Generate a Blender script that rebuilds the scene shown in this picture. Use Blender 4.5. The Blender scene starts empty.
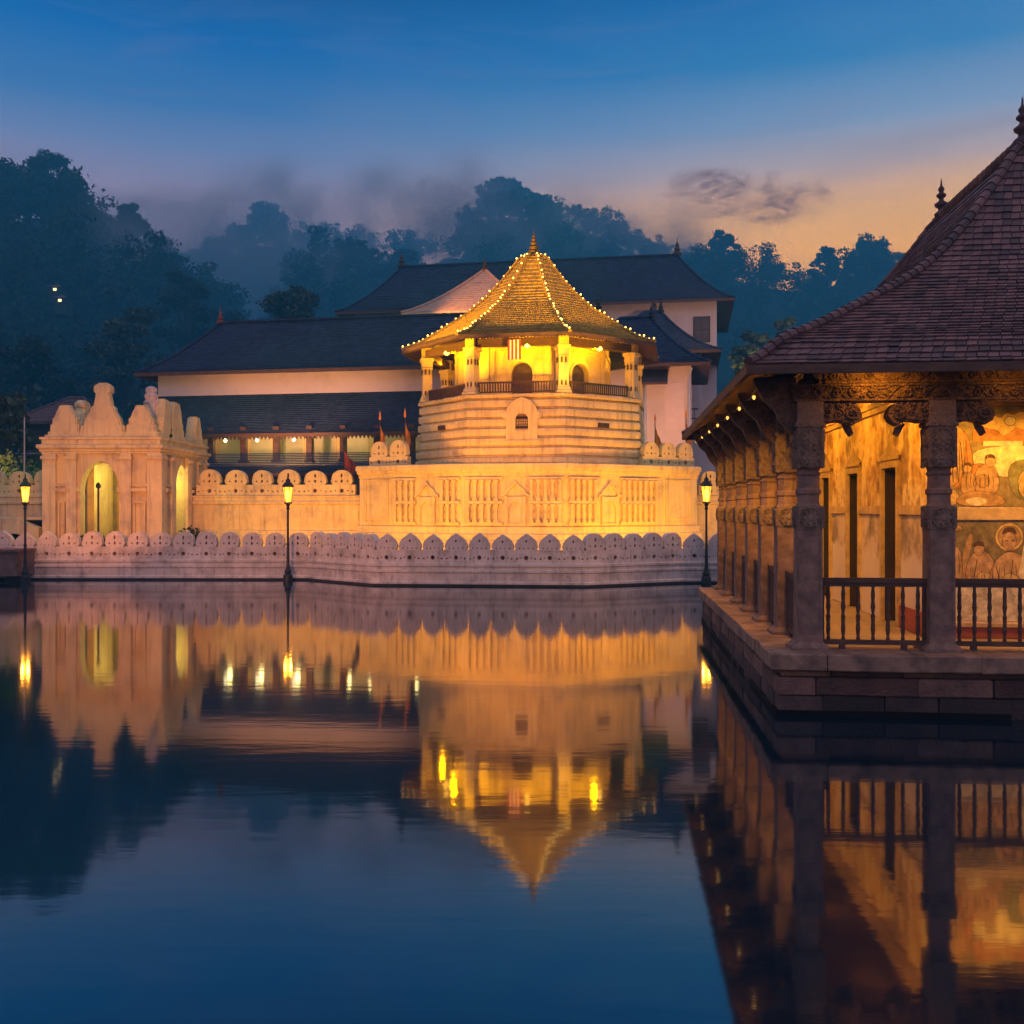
import bpy, bmesh, math, random
import numpy as np
from math import sin, cos, pi, radians as R, sqrt, atan2
from mathutils import Vector, Matrix
from mathutils.geometry import tessellate_polygon

sc = bpy.context.scene
col = sc.collection
rng = random.Random(7)

def S(r, g, b):
    f = lambda c: ((c/255+0.055)/1.055)**2.4 if c > 10 else c/255/12.92
    return (f(r), f(g), f(b), 1.0)

# ------------------------------------------------------------------ camera
cam_d = bpy.data.cameras.new('camera'); cam = bpy.data.objects.new('camera', cam_d); col.objects.link(cam)
cam.location = (0, 0, 3); cam.rotation_euler = (R(90), 0, 0)
cam_d.sensor_width = 36; cam_d.lens = 36*1000/1024; cam_d.shift_y = -2/1024
cam_d.clip_end = 4000; cam_d.clip_start = 0.1
sc.camera = cam
sc.view_settings.view_transform = 'Standard'; sc.view_settings.look = 'None'
sc.view_settings.exposure = 0.0; sc.view_settings.gamma = 1.0
sc.cycles.use_denoising = True
sc.cycles.max_bounces = 6; sc.cycles.diffuse_bounces = 3; sc.cycles.glossy_bounces = 3
sc.cycles.volume_bounces = 0; sc.cycles.transparent_max_bounces = 8
sc.cycles.caustics_reflective = False; sc.cycles.caustics_refractive = False
sc.cycles.sample_clamp_indirect = 4.0
sc.cycles.use_light_tree = True

# ------------------------------------------------------------------ world: dusk sky with drifting cloud
W = bpy.data.worlds.new('World'); sc.world = W; W.use_nodes = True
nt = W.node_tree; nt.nodes.clear()
def N(t, **k):
    n = nt.nodes.new(t)
    for a, v in k.items(): setattr(n, a, v)
    return n
def setin(sock, v):
    if isinstance(v, bpy.types.NodeSocket): nt.links.new(v, sock)
    else: sock.default_value = v
def math_(op, a, b=0.0, c=None):
    n = N('ShaderNodeMath', operation=op); setin(n.inputs[0], a); setin(n.inputs[1], b)
    if c is not None: setin(n.inputs[2], c)
    return n.outputs[0]
def ramp(fac, stops, interp='LINEAR'):
    n = N('ShaderNodeValToRGB'); n.color_ramp.interpolation = interp
    e = n.color_ramp.elements
    while len(e) < len(stops): e.new(0.5)
    for q, (p, c) in zip(e, stops): q.position = p; q.color = c
    setin(n.inputs[0], fac); return n.outputs[0]
def mixc(f, a, b, mode='MIX'):
    n = N('ShaderNodeMix', data_type='RGBA', blend_type=mode)
    setin(n.inputs[0], f); setin(n.inputs[6], a); setin(n.inputs[7], b); return n.outputs[2]
tc = N('ShaderNodeTexCoord'); sep = N('ShaderNodeSeparateXYZ'); nt.links.new(tc.outputs['Generated'], sep.inputs[0])
dx, dy, dz = sep.outputs
hl = math_('SQRT', math_('ADD', math_('MULTIPLY', dx, dx), math_('MULTIPLY', dy, dy)))
slope = math_('DIVIDE', dz, math_('MAXIMUM', hl, 0.05))
az = math_('DIVIDE', dx, math_('MAXIMUM', hl, 0.05))
sl = math_('MULTIPLY', slope, 1/0.8)
DENS, FARY, TOPZ, STR = .0011, 400.0, 137.0, 1.5       # haze density and extent; the sky is set so that it looks right through it
MDENS, MY0, MY1, MTOP = .0038, 72.0, 396.0, 118.0
def SK(r, g, b, sl_):
    q = sqrt(1+sl_*sl_); far = min(FARY, TOPZ/max(sl_, .01)); m_ = max(0, min(MY1, MTOP/max(sl_, .01))-MY0)
    t = math.exp(-(DENS*far+MDENS*m_)*q); J = (.012,.10,.24); c = S(r, g, b)
    return tuple(max(0.0, (c[i]-(1-t)*J[i])/t/STR) for i in range(3))+(1.0,)
def stops(L_): return [(0.0, SK(*L_[0][1], L_[0][0]))]+[(s_/.8, SK(*c, s_)) for s_, c in L_[1:]]
ZEN = (.40,.34,.50,1.0)
left = ramp(sl, stops([(.05,(90,100,130)), (.22,(110,116,152)), (.30,(128,132,170)), (.345,(94,126,176)), (.385,(58,116,176)), (.45,(8,104,174)), (.515,(0,88,152))])+[(.56/.8, SK(0,80,140,.56)), (.70/.8, (.16,.19,.34,1)), (1.0, ZEN)])
right = ramp(sl, stops([(.05,(236,160,105)), (.25,(230,170,128)), (.28,(220,170,136)), (.30,(204,164,146)), (.33,(164,156,172)), (.37,(116,146,186)), (.43,(52,124,182)), (.515,(0,104,172))])+[(.56/.8, SK(0,96,160,.56)), (1.0, ZEN)])
azf = N('ShaderNodeMapRange', interpolation_type='SMOOTHSTEP'); setin(azf.inputs[0], az); azf.inputs[1].default_value = -0.30; azf.inputs[2].default_value = 0.37
back = N('ShaderNodeMapRange', interpolation_type='SMOOTHSTEP'); setin(back.inputs[0], dy); back.inputs[1].default_value = -0.2; back.inputs[2].default_value = 0.5
sky = mixc(math_('MULTIPLY', azf.outputs[0], back.outputs[0]), left, right)
cv = N('ShaderNodeCombineXYZ'); setin(cv.inputs[0], math_('MULTIPLY', az, 1.0)); setin(cv.inputs[1], dy); setin(cv.inputs[2], math_('MULTIPLY', slope, 2.2))
def wnoise(scale, detail, dist=0.0):
    n = N('ShaderNodeTexNoise'); n.inputs['Scale'].default_value = scale; n.inputs['Detail'].default_value = detail
    n.inputs['Roughness'].default_value = 0.58; n.inputs['Distortion'].default_value = dist
    nt.links.new(cv.outputs[0], n.inputs['Vector']); return n.outputs[0]
n1 = wnoise(11.0, 8, 0.9); n3 = wnoise(34.0, 8, 1.4); n2 = wnoise(3.2, 5, 0.2)
def blob(a0, s0, ra, rs):
    a = math_('DIVIDE', math_('SUBTRACT', az, a0), ra); s = math_('DIVIDE', math_('SUBTRACT', slope, s0), rs)
    return math_('ADD', math_('MULTIPLY', a, a), math_('MULTIPLY', s, s))
def cloud(d, gain, soft):
    m = N('ShaderNodeMapRange', interpolation_type='SMOOTHSTEP')
    setin(m.inputs[0], math_('ADD', math_('MULTIPLY', math_('SUBTRACT', n1, 0.5), gain), math_('SUBTRACT', 1.0, d)))
    m.inputs[1].default_value = 0.0; m.inputs[2].default_value = soft; return m.outputs[0]
# mist bank along the hilltops, a plume over the right ridge, thin veils above
bank = math_('MAXIMUM', cloud(blob(-0.01, 0.230, 0.19, 0.105), 3.2, 0.9), cloud(blob(-0.28, 0.265, 0.17, 0.055), 2.6, 1.0))
sky = mixc(math_('MULTIPLY', math_('MULTIPLY', bank, math_('MULTIPLY_ADD', n3, 1.6, -0.1)), 0.75), sky, SK(88,100,136,.3))
plume = math_('MAXIMUM', cloud(blob(0.205, 0.312, 0.06, 0.028), 4.2, 1.2), cloud(blob(0.255, 0.294, 0.055, 0.024), 4.2, 1.2))
sky = mixc(math_('MULTIPLY', math_('MULTIPLY', plume, math_('MULTIPLY_ADD', n3, 2.2, -0.45)), 0.85), sky, SK(96,92,118,.3))
veil = N('ShaderNodeMapRange', interpolation_type='SMOOTHSTEP'); setin(veil.inputs[0], n2); veil.inputs[1].default_value = 0.45; veil.inputs[2].default_value = 0.75
vm = N('ShaderNodeMapRange'); setin(vm.inputs[0], slope); vm.inputs[1].default_value = 0.55; vm.inputs[2].default_value = 0.33
sky = mixc(math_('MULTIPLY', math_('MULTIPLY', veil.outputs[0], vm.outputs[0]), 0.14), sky, SK(140,142,176,.38))
cw = N('ShaderNodeCombineXYZ'); setin(cw.inputs[0], math_('MULTIPLY', az, 3.0)); setin(cw.inputs[1], dy); setin(cw.inputs[2], math_('MULTIPLY', slope, 16.0))
nw = N('ShaderNodeTexNoise'); nw.inputs['Scale'].default_value = 1.3; nw.inputs['Detail'].default_value = 8; nw.inputs['Roughness'].default_value = .62; nw.inputs['Distortion'].default_value = .7; nt.links.new(cw.outputs[0], nw.inputs['Vector'])
wf_ = N('ShaderNodeMapRange', interpolation_type='SMOOTHSTEP'); setin(wf_.inputs[0], nw.outputs[0]); wf_.inputs[1].default_value = .48; wf_.inputs[2].default_value = .72
sky = mixc(math_('MULTIPLY', math_('MULTIPLY', wf_.outputs[0], vm.outputs[0]), 0.24), sky, SK(104,112,150,.33))
bg = N('ShaderNodeBackground'); setin(bg.inputs[0], sky); bg.inputs[1].default_value = STR
ow = N('ShaderNodeOutputWorld'); nt.links.new(bg.outputs[0], ow.inputs[0])

# faint afterglow of the sun that has just set behind the right ridge
sd = bpy.data.lights.new('sun', 'SUN'); sd.energy = 0.06; sd.angle = R(12); sd.color = (1, .68, .48)
sun = bpy.data.objects.new('sun', sd); col.objects.link(sun)
sun.rotation_euler = Vector((-0.35, -0.92, -0.12)).to_track_quat('-Z', 'Y').to_euler()

# ------------------------------------------------------------------ helpers
def lamp(name, loc, e, colr, kind='POINT', rad=0.1, aim=None, ang=60, blend=0.6, parent=None):
    d = bpy.data.lights.new(name, kind); d.energy = e; d.color = colr; d.shadow_soft_size = rad
    if kind == 'SPOT': d.spot_size = R(ang); d.spot_blend = blend
    o = bpy.data.objects.new(name, d); col.objects.link(o)
    loc = Vector(loc)
    if aim is not None: q = (Vector(aim)-loc).to_track_quat('-Z', 'Y')
    else: q = Matrix.Identity(3).to_quaternion()
    m = Matrix.LocRotScale(loc, q, None)
    if parent is not None: o.parent = parent; o.matrix_local = PM(parent).inverted() @ m
    else: o.matrix_world = m
    return o
def PM(o):
    m = Matrix.LocRotScale(o.location, o.rotation_euler, None)
    return PM(o.parent) @ m if o.parent else m
def tag(o, label=None, cat=None, group=None, kind=None):
    if label: o['label'] = label
    if cat: o['category'] = cat
    if group: o['group'] = group
    if kind: o['kind'] = kind
    return o
def thing(name, label, cat, loc=(0,0,0), rz=0, group=None):
    o = bpy.data.objects.new(name, None); col.objects.link(o)
    o.location = loc; o.rotation_euler = (0,0,rz); o.empty_display_size = .3
    return tag(o, label, cat, group)
def copy_tree(o, parent=None):
    c = o.copy(); col.objects.link(c)
    if parent is not None: c.parent = parent
    for ch in [x for x in o.children]: copy_tree(ch, c)
    return c

class MB:
    def __init__(s): s.v = []; s.f = []; s.m = []
    def add(s, vs, fs, mi=0):
        o = len(s.v); s.v += [tuple(p) for p in vs]
        for f in fs: s.f.append(tuple(i+o for i in f)); s.m.append(mi)
        return s
    def box(s, x0, x1, y0, y1, z0, z1, mi=0):
        return s.add([(x0,y0,z0),(x1,y0,z0),(x1,y1,z0),(x0,y1,z0),(x0,y0,z1),(x1,y0,z1),(x1,y1,z1),(x0,y1,z1)],
            [(0,3,2,1),(4,5,6,7),(0,1,5,4),(1,2,6,5),(2,3,7,6),(3,0,4,7)], mi)
    def frus(s, cx, cy, z0, z1, a0, a1, mi=0):
        return s.add([(cx-a0,cy-a0,z0),(cx+a0,cy-a0,z0),(cx+a0,cy+a0,z0),(cx-a0,cy+a0,z0),(cx-a1,cy-a1,z1),(cx+a1,cy-a1,z1),(cx+a1,cy+a1,z1),(cx-a1,cy+a1,z1)],
            [(0,3,2,1),(4,5,6,7),(0,1,5,4),(1,2,6,5),(2,3,7,6),(3,0,4,7)], mi)
    def lathe(s, prof, cx=0, cy=0, seg=16, ph=0.0, mi=0, cap=True):
        vs = []; fs = []
        for r, z in prof:
            for k in range(seg):
                a = ph+2*pi*k/seg; vs.append((cx+r*cos(a), cy+r*sin(a), z))
        for i in range(len(prof)-1):
            for k in range(seg):
                k2 = (k+1) % seg; fs.append((i*seg+k, i*seg+k2, (i+1)*seg+k2, (i+1)*seg+k))
        if cap:
            fs.append(tuple(reversed(range(seg)))); fs.append(tuple((len(prof)-1)*seg+k for k in range(seg)))
        return s.add(vs, fs, mi)
    def tube(s, pts, r, seg=6, mi=0):
        pts = [Vector(p) for p in pts]; vs = []; fs = []; n = len(pts)
        rs = r if isinstance(r, (list, tuple)) else [r]*n
        for i, p in enumerate(pts):
            d = (pts[min(i+1,n-1)]-pts[max(i-1,0)]).normalized()
            a = d.cross(Vector((0,0,1)) if abs(d.z) < .9 else Vector((1,0,0))).normalized(); b = d.cross(a)
            for k in range(seg):
                t = 2*pi*k/seg; vs.append(p+a*(rs[i]*cos(t))+b*(rs[i]*sin(t)))
        for i in range(n-1):
            for k in range(seg):
                k2 = (k+1) % seg; fs.append((i*seg+k, i*seg+k2, (i+1)*seg+k2, (i+1)*seg+k))
        fs.append(tuple(reversed(range(seg)))); fs.append(tuple((n-1)*seg+k for k in range(seg)))
        return s.add(vs, fs, mi)
    def prism(s, poly, o, u, w, n, depth, mi=0):
        """flat outline poly (a,b) -> o + a*u + b*w, pushed by n*depth"""
        o, u, w, n = Vector(o), Vector(u), Vector(w), Vector(n)
        A = [o+u*a+w*b for a, b in poly]; B = [p+n*depth for p in A]; k = len(poly)
        tri = tessellate_polygon([[Vector((a,b,0)) for a, b in poly]])
        fs = [tuple(t) for t in tri]+[tuple(i+k for i in reversed(t)) for t in tri]
        fs += [(i, (i+1) % k, k+(i+1) % k, k+i) for i in range(k)]
        return s.add(A+B, fs, mi)
    def panel(s, outline, holes, o, u, w, n, depth, recess, mi=0, hm=1, close=True):
        """front face with real recessed holes; n points inwards (away from the viewer)"""
        o, u, w, n = Vector(o), Vector(u), Vector(w), Vector(n)
        rings = [outline]+holes
        flat = [p for r in rings for p in r]
        tri = tessellate_polygon([[Vector((a,b,0)) for a, b in r] for r in rings])
        P3 = lambda a, b, d: o+u*a+w*b+n*d
        s.add([P3(a,b,0) for a, b in flat], [tuple(t) for t in tri], mi)
        for h in holes:
            k = len(h); A = [P3(a,b,0) for a, b in h]; B = [P3(a,b,recess) for a, b in h]
            s.add(A+B, [(i,(i+1) % k,k+(i+1) % k,k+i) for i in range(k)], mi)
            s.add(B, [tuple(range(k))], hm)
        if close:
            k = len(outline); A = [P3(a,b,0) for a, b in outline]; B = [P3(a,b,depth) for a, b in outline]
            s.add(A+B, [(i,(i+1) % k,k+(i+1) % k,k+i) for i in range(k)], mi)
            t2 = tessellate_polygon([[Vector((a,b,0)) for a, b in outline]])
            s.add(B, [tuple(reversed(t)) for t in t2], mi)
        return s
    def sweep(s, path, prof, mi=0, closed=False):
        """prof = (offset towards the left-hand normal, z); path = plan points; mitred"""
        n = len(path); P2 = [Vector(p) for p in path]; vs = []; fs = []; k = len(prof)
        for i in range(n):
            a = P2[i]-P2[i-1] if (i > 0 or closed) else P2[1]-P2[0]
            b = P2[(i+1) % n]-P2[i] if (i < n-1 or closed) else P2[-1]-P2[-2]
            na = Vector((a.y,-a.x)).normalized(); nb = Vector((b.y,-b.x)).normalized()
            m = (na+nb).normalized(); m = m/max(.3, m.dot(na))
            for o, z in prof: vs.append((P2[i].x+m.x*o, P2[i].y+m.y*o, z))
        for i in range(n if closed else n-1):
            i2 = (i+1) % n
            for j in range(k-1): fs.append((i*k+j, i2*k+j, i2*k+j+1, i*k+j+1))
        return s.add(vs, fs, mi)
    def build(s, name, mats, parent=None, world=False, smooth=False, auto=False):
        me = bpy.data.meshes.new(name)
        vs = s.v
        if world and parent is not None:
            mi = PM(parent).inverted(); vs = [tuple(mi @ Vector(p)) for p in vs]
        me.from_pydata(vs, [], s.f)
        mats = mats if isinstance(mats, (list, tuple)) else [mats]
        for m in mats: me.materials.append(m)
        if len(mats) > 1: me.polygons.foreach_set('material_index', [min(i, len(mats)-1) for i in s.m])
        bm = bmesh.new(); bm.from_mesh(me); bmesh.ops.recalc_face_normals(bm, faces=bm.faces); bm.to_mesh(me); bm.free()
        if smooth: me.polygons.foreach_set('use_smooth', [True]*len(me.polygons))
        me.update()
        o = bpy.data.objects.new(name, me); col.objects.link(o)
        if parent is not None: o.parent = parent
        return o

def circ(cx, cz, r, n=8, ph=0.0, sy=1.0): return [(cx+r*cos(ph+2*pi*i/n), cz+sy*r*sin(ph+2*pi*i/n)) for i in range(n)]
def trih(cx, cz, r): return [(cx-r,cz-r*.7),(cx+r,cz-r*.7),(cx,cz+r)]
def archpts(cx, z0, w, zs, h, n=10, point=0.0):
    """opening outline: straight jambs from z0 to zs, then an arch of height h (pointed a little)"""
    out = [(cx-w/2, z0), (cx+w/2, z0)]
    for i in range(n+1):
        a = pi*i/n; out.append((cx+w/2*cos(a), zs+h*(sin(a)+point*(1-abs(cos(a)))*(1 if 0<i<n else 0))/(1+point)))
    return out

# ------------------------------------------------------------------ materials
MATS = {}
def M(name, c, rough=.75, var=.3, scale=2.0, bump=.25, bscale=14., dirt=None, damt=.5, dscale=1.2, stretch=(1,1,1), metal=0, c2=None, rows=None, spec=.4, island=False, streak=0, carve=0, cscale=9, bdist=.02):
    if name in MATS: return MATS[name]
    m = bpy.data.materials.new(name); m.use_nodes = True; t = m.node_tree; b = t.nodes['Principled BSDF']
    L = t.links.new
    def nn(ty, **k):
        n = t.nodes.new(ty)
        for a, v in k.items(): setattr(n, a, v)
        return n
    co = nn('ShaderNodeTexCoord'); mp = nn('ShaderNodeMapping'); mp.inputs['Scale'].default_value = stretch
    L(co.outputs['Object'], mp.inputs['Vector'])
    def noise(sca, det=5):
        n = nn('ShaderNodeTexNoise'); n.inputs['Scale'].default_value = sca; n.inputs['Detail'].default_value = det; n.inputs['Roughness'].default_value = .62
        L(mp.outputs[0], n.inputs['Vector']); return n.outputs[0]
    def mx(f, a, bb, mode='MIX'):
        n = nn('ShaderNodeMix', data_type='RGBA', blend_type=mode)
        for i, v in ((0,f),(6,a),(7,bb)):
            if isinstance(v, bpy.types.NodeSocket): L(v, n.inputs[i])
            else: n.inputs[i].default_value = v
        return n.outputs[2]
    def rng_(v, a, bb, lo=0, hi=1):
        n = nn('ShaderNodeMapRange'); L(v, n.inputs[0]); n.inputs[1].default_value = a; n.inputs[2].default_value = bb; n.inputs[3].default_value = lo; n.inputs[4].default_value = hi; return n.outputs[0]
    c = tuple(c)+(1,) if len(c) == 3 else c
    ca = tuple(min(1, x*(1-var)) for x in c[:3])+(1,); cb = tuple(min(1, x*(1+var)) for x in c[:3])+(1,)
    if c2: cb = tuple(c2)+(1,) if len(c2) == 3 else c2
    out = mx(rng_(noise(scale), .32, .68), ca, cb)
    if island:
        g = nn('ShaderNodeNewGeometry'); out = mx(g.outputs['Random Per Island'], tuple(x*.55 for x in c[:3])+(1,), cb)
    if dirt:
        d = tuple(dirt)+(1,) if len(dirt) == 3 else dirt
        out = mx(rng_(noise(dscale, 8), .62-.25*damt, .78, 0, .9), out, d)
    if streak:      # damp runs below ledges, a little algae low down
        ms = nn('ShaderNodeMapping'); ms.inputs['Scale'].default_value = (5,5,.35); L(co.outputs['Object'], ms.inputs['Vector'])
        sn_ = nn('ShaderNodeTexNoise'); sn_.inputs['Scale'].default_value = 1.0; sn_.inputs['Detail'].default_value = 7; sn_.inputs['Roughness'].default_value = .7; L(ms.outputs[0], sn_.inputs['Vector'])
        out = mx(rng_(sn_.outputs[0], .50, .80, 0, streak), out, (.13,.105,.08,1))
    L(out, b.inputs['Base Color'])
    b.inputs['Roughness'].default_value = rough; b.inputs['Metallic'].default_value = metal; b.inputs['Specular IOR Level'].default_value = spec
    hgt = noise(bscale, 6)
    if carve:
        v = nn('ShaderNodeTexVoronoi', feature='SMOOTH_F1'); v.inputs['Scale'].default_value = cscale
        wv = nn('ShaderNodeMapping'); 
        nz = nn('ShaderNodeTexNoise'); nz.inputs['Scale'].default_value = cscale*.7; L(mp.outputs[0], nz.inputs['Vector'])
        ad = nn('ShaderNodeVectorMath', operation='MULTIPLY_ADD'); L(nz.outputs['Color'], ad.inputs[0]); ad.inputs[1].default_value = (.12,)*3; L(mp.outputs[0], ad.inputs[2])
        L(ad.outputs[0], v.inputs['Vector'])
        sn = nn('ShaderNodeMath', operation='SINE'); ml = nn('ShaderNodeMath', operation='MULTIPLY'); L(v.outputs[0], ml.inputs[0]); ml.inputs[1].default_value = 16.0; L(ml.outputs[0], sn.inputs[0])
        m2 = nn('ShaderNodeMath', operation='MULTIPLY_ADD'); L(sn.outputs[0], m2.inputs[0]); m2.inputs[1].default_value = carve; L(hgt, m2.inputs[2]); hgt = m2.outputs[0]
    if rows:   # tile courses: rows = (size along x and y)
        br = nn('ShaderNodeTexWave', wave_type='BANDS', bands_direction='X'); br.inputs['Scale'].default_value = rows; br.inputs['Distortion'].default_value = .6
        L(mp.outputs[0], br.inputs['Vector'])
        m2 = nn('ShaderNodeMath', operation='MULTIPLY_ADD'); L(br.outputs['Fac'], m2.inputs[0]); m2.inputs[1].default_value = .5; L(hgt, m2.inputs[2]); hgt = m2.outputs[0]
    bp = nn('ShaderNodeBump'); bp.inputs['Strength'].default_value = bump; bp.inputs['Distance'].default_value = bdist
    L(hgt, bp.inputs['Height']); L(bp.outputs[0], b.inputs['Normal'])
    MATS[name] = m; return m
def EM(name, c, s):
    if name in MATS: return MATS[name]
    m = bpy.data.materials.new(name); m.use_nodes = True; b = m.node_tree.nodes['Principled BSDF']
    b.inputs['Base Color'].default_value = (.8,.7,.5,1); b.inputs['Emission Color'].default_value = tuple(c)+(1,); b.inputs['Emission Strength'].default_value = s
    MATS[name] = m; return m

white = M('lime_plaster', (.70,.55,.25), .85, .10, .8, .25, 14, dirt=(.34,.27,.20), damt=.46, dscale=1.3, bdist=.012, streak=.75)
whiteold = M('weathered_plaster', (.58,.50,.42), .9, .14, .9, .4, 14, dirt=(.17,.14,.12), damt=.55, dscale=1.6, bdist=.015, streak=.8)
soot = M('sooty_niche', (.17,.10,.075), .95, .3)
wallpink = M('painted_plaster', (.66,.56,.50), .85, .08, .5, .2, 8, dirt=(.45,.36,.30), damt=.3, dscale=.5)
rooftile = M('slate_grey_tile', (.030,.045,.075), .85, .35, 2.5, .6, 5, rows=2.2, dirt=(.022,.03,.045), damt=.6, dscale=.6, bdist=.05, spec=.15)
goldtile = M('brown_clay_tile', (.33,.20,.016), .8, .5, 6, .6, 9, rows=3.2, dirt=(.06,.045,.03), damt=.4, dscale=2, bdist=.04)
pinktile = M('pale_clay_tile', (.46,.31,.20), .8, .15, 3, .4, 8, rows=2.2)
claytile = M('plum_clay_tile', (.08,.042,.037), .65, .4, 3, .4, 30, c2=(.185,.085,.068), dirt=(.035,.025,.03), damt=.5, dscale=1.2, island=True, spec=.5)
hutroof = M('rust_brown_roof', (.12,.06,.05), .8, .3, 3)
wood = M('dark_wood', (.085,.043,.022), .65, .4, 3, .35, 18, stretch=(1,1,4))
carved = M('carved_wood', (.19,.105,.055), .7, .45, 7, 1.0, 22, carve=.6, cscale=20, bdist=.018, dirt=(.05,.03,.02), damt=.5, dscale=5)
stone = M('grey_carved_stone', (.25,.15,.10), .85, .35, 5, .7, 26, dirt=(.07,.055,.05), damt=.65, dscale=4, bdist=.02)
stonecarved = M('rosette_stone', (.30,.20,.13), .85, .4, 5, 1.0, 26, carve=.5, cscale=24, bdist=.012, dirt=(.05,.04,.035), damt=.5, dscale=5)
block = M('platform_block', (.17,.085,.052), .9, .5, 3, 1.0, 16, dirt=(.035,.028,.024), damt=.7, dscale=2.2, bdist=.07, c2=(.36,.20,.135), island=True)
slab = M('platform_slab', (.30,.18,.11), .8, .35, 3, .9, 16, dirt=(.05,.038,.03), damt=.75, dscale=2.5)
mortar = M('dark_mortar', (.03,.025,.02), .95, .3)
iron = M('black_iron', (.02,.018,.016), .5, .3, 10, .1, metal=.3)
brass = M('aged_brass', (.10,.065,.03), .6, .3, 8, .2, metal=.7)
bark = M('tree_bark', (.045,.035,.028), .9, .4, 6, .8)
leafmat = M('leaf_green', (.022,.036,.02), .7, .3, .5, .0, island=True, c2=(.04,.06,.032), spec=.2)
leaflit = M('lamplit_leaf_green', (.09,.11,.03), .6, .3, .5, .0, island=True, c2=(.16,.17,.05), spec=.3)  # leaf colour lightened for foliage that lamps light up
soil = M('dark_paved_earth', (.10,.085,.07), .95, .3, .5, .4, 6)
hillm = M('dark_undergrowth', (.022,.034,.022), .95, .4, .08, .6, .5)
darkin = M('dark_interior', (.015,.012,.01), .9, .2)  # near-black colour standing in for the shade of unlit insides
bulbm = EM('bulb_glow', (1,.52,.08), 6.0)
bulbw = EM('hanging_bulb_glow', (1,.86,.45), 9.0)
lampg = EM('lantern_glow', (1,.42,.04), 8.0)
lampglass = bpy.data.materials.new('amber_halo_glass'); lampglass.use_nodes = True
_t = lampglass.node_tree; _t.nodes.clear(); _a = _t.nodes.new('ShaderNodeBsdfTransparent'); _a.inputs[0].default_value = (1,.8,.5,1); _e = _t.nodes.new('ShaderNodeEmission'); _e.inputs[0].default_value = (1,.36,.03,1); _e.inputs[1].default_value = 1.6  # panes emit amber themselves, standing in for the halo round the globe
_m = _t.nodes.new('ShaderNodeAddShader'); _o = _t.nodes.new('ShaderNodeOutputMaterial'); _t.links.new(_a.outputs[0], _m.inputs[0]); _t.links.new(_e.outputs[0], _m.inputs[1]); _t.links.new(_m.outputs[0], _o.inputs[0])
WARM = (1,.385,.0); AMB = (1,.42,.08)

# ------------------------------------------------------------------ lake, ground
wallpath = [(-36, 43.3), (-8.72, 43.0), (-5.45, 39.8), (2.86, 39.0), (7.0, 41.1), (40, 41.6)]
lm = bpy.data.materials.new('lake_water'); lm.use_nodes = True
t = lm.node_tree; b = t.nodes['Principled BSDF']
b.inputs['Base Color'].default_value = (.004,.014,.022,1); b.inputs['Roughness'].default_value = .055; b.inputs['IOR'].default_value = 2.7
tcx = t.nodes.new('ShaderNodeTexCoord'); mp = t.nodes.new('ShaderNodeMapping'); mp.inputs['Scale'].default_value = (.5, 1.9, 1)
nz = t.nodes.new('ShaderNodeTexNoise'); nz.inputs['Scale'].default_value = 2.2; nz.inputs['Detail'].default_value = 4
bp = t.nodes.new('ShaderNodeBump'); bp.inputs['Strength'].default_value = .026; bp.inputs['Distance'].default_value = .05
for a, c_ in ((tcx.outputs['Object'], mp.inputs[0]), (mp.outputs[0], nz.inputs['Vector']), (nz.outputs[0], bp.inputs['Height']), (bp.outputs[0], b.inputs['Normal'])): t.links.new(a, c_)
mb = MB(); mb.add([(-140,-60,0),(140,-60,0),(140,45,0),(-140,45,0)], [(0,1,2,3)])
tag(mb.build('water', lm), kind='structure')
g = [(-140, 43.8), (-36, 43.8)]+[(x, y+.35) for x, y in wallpath[1:]]+[(140, 42), (900, 42), (900, 1500), (-900, 1500), (-900, 43.8)]
mb = MB(); tri = tessellate_polygon([[Vector((x,y,0)) for x, y in g]])
mb.add([(x,y,.8) for x, y in g], [tuple(q) for q in tri])
tag(mb.build('ground', soil), kind='structure')

# ------------------------------------------------------------------ cloud walls (parapets of leaf-shaped merlons with lamp niches)
def ogive(w, h, n=7):
    L_ = [(-w/2, 0)]
    pts = []
    for i in range(n+1):
        q = i/n; x = w/2*(1-q**2.5)*(1.0+.05*sin(pi*q)); pts.append((x, h*q))
    return [(-w/2*.9, 0), (w/2*.9, 0)] + [(x, z+.02) for x, z in pts[1:]] + [(-x, z+.02) for x, z in reversed(pts[1:-1])]
def roundm(w, h, n=12):
    out = [(-w*.43, 0), (w*.43, 0), (w*.5, h*.22)]
    for i in range(n+1):
        a = pi*i/n; out.append((w*.47*cos(a), h*.40+h*.60*sin(a)))
    out.append((-w*.5, h*.22)); return out
def merlon_bm(style, w, h, th):
    o = ogive(w, h) if style == 'ogive' else roundm(w, h)
    if style == 'ogive': holes = [circ(0, h*.55, .045, 4, 0, 1.5)]+[trih(x*w, h*.12, .035) for x in (-.3,-.1,.1,.3)]
    else: holes = [circ(0, h*.62, w*.055, 6, 0, 2.0), circ(0, h*.24, w*.06, 6, 0, 1.4)]+[trih(x*w, h*.24, w*.05) for x in (-.27,.27)]
    return MB().panel(o, holes, (0,0,0), (1,0,0), (0,0,1), (0,1,0), th, .14)
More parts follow.
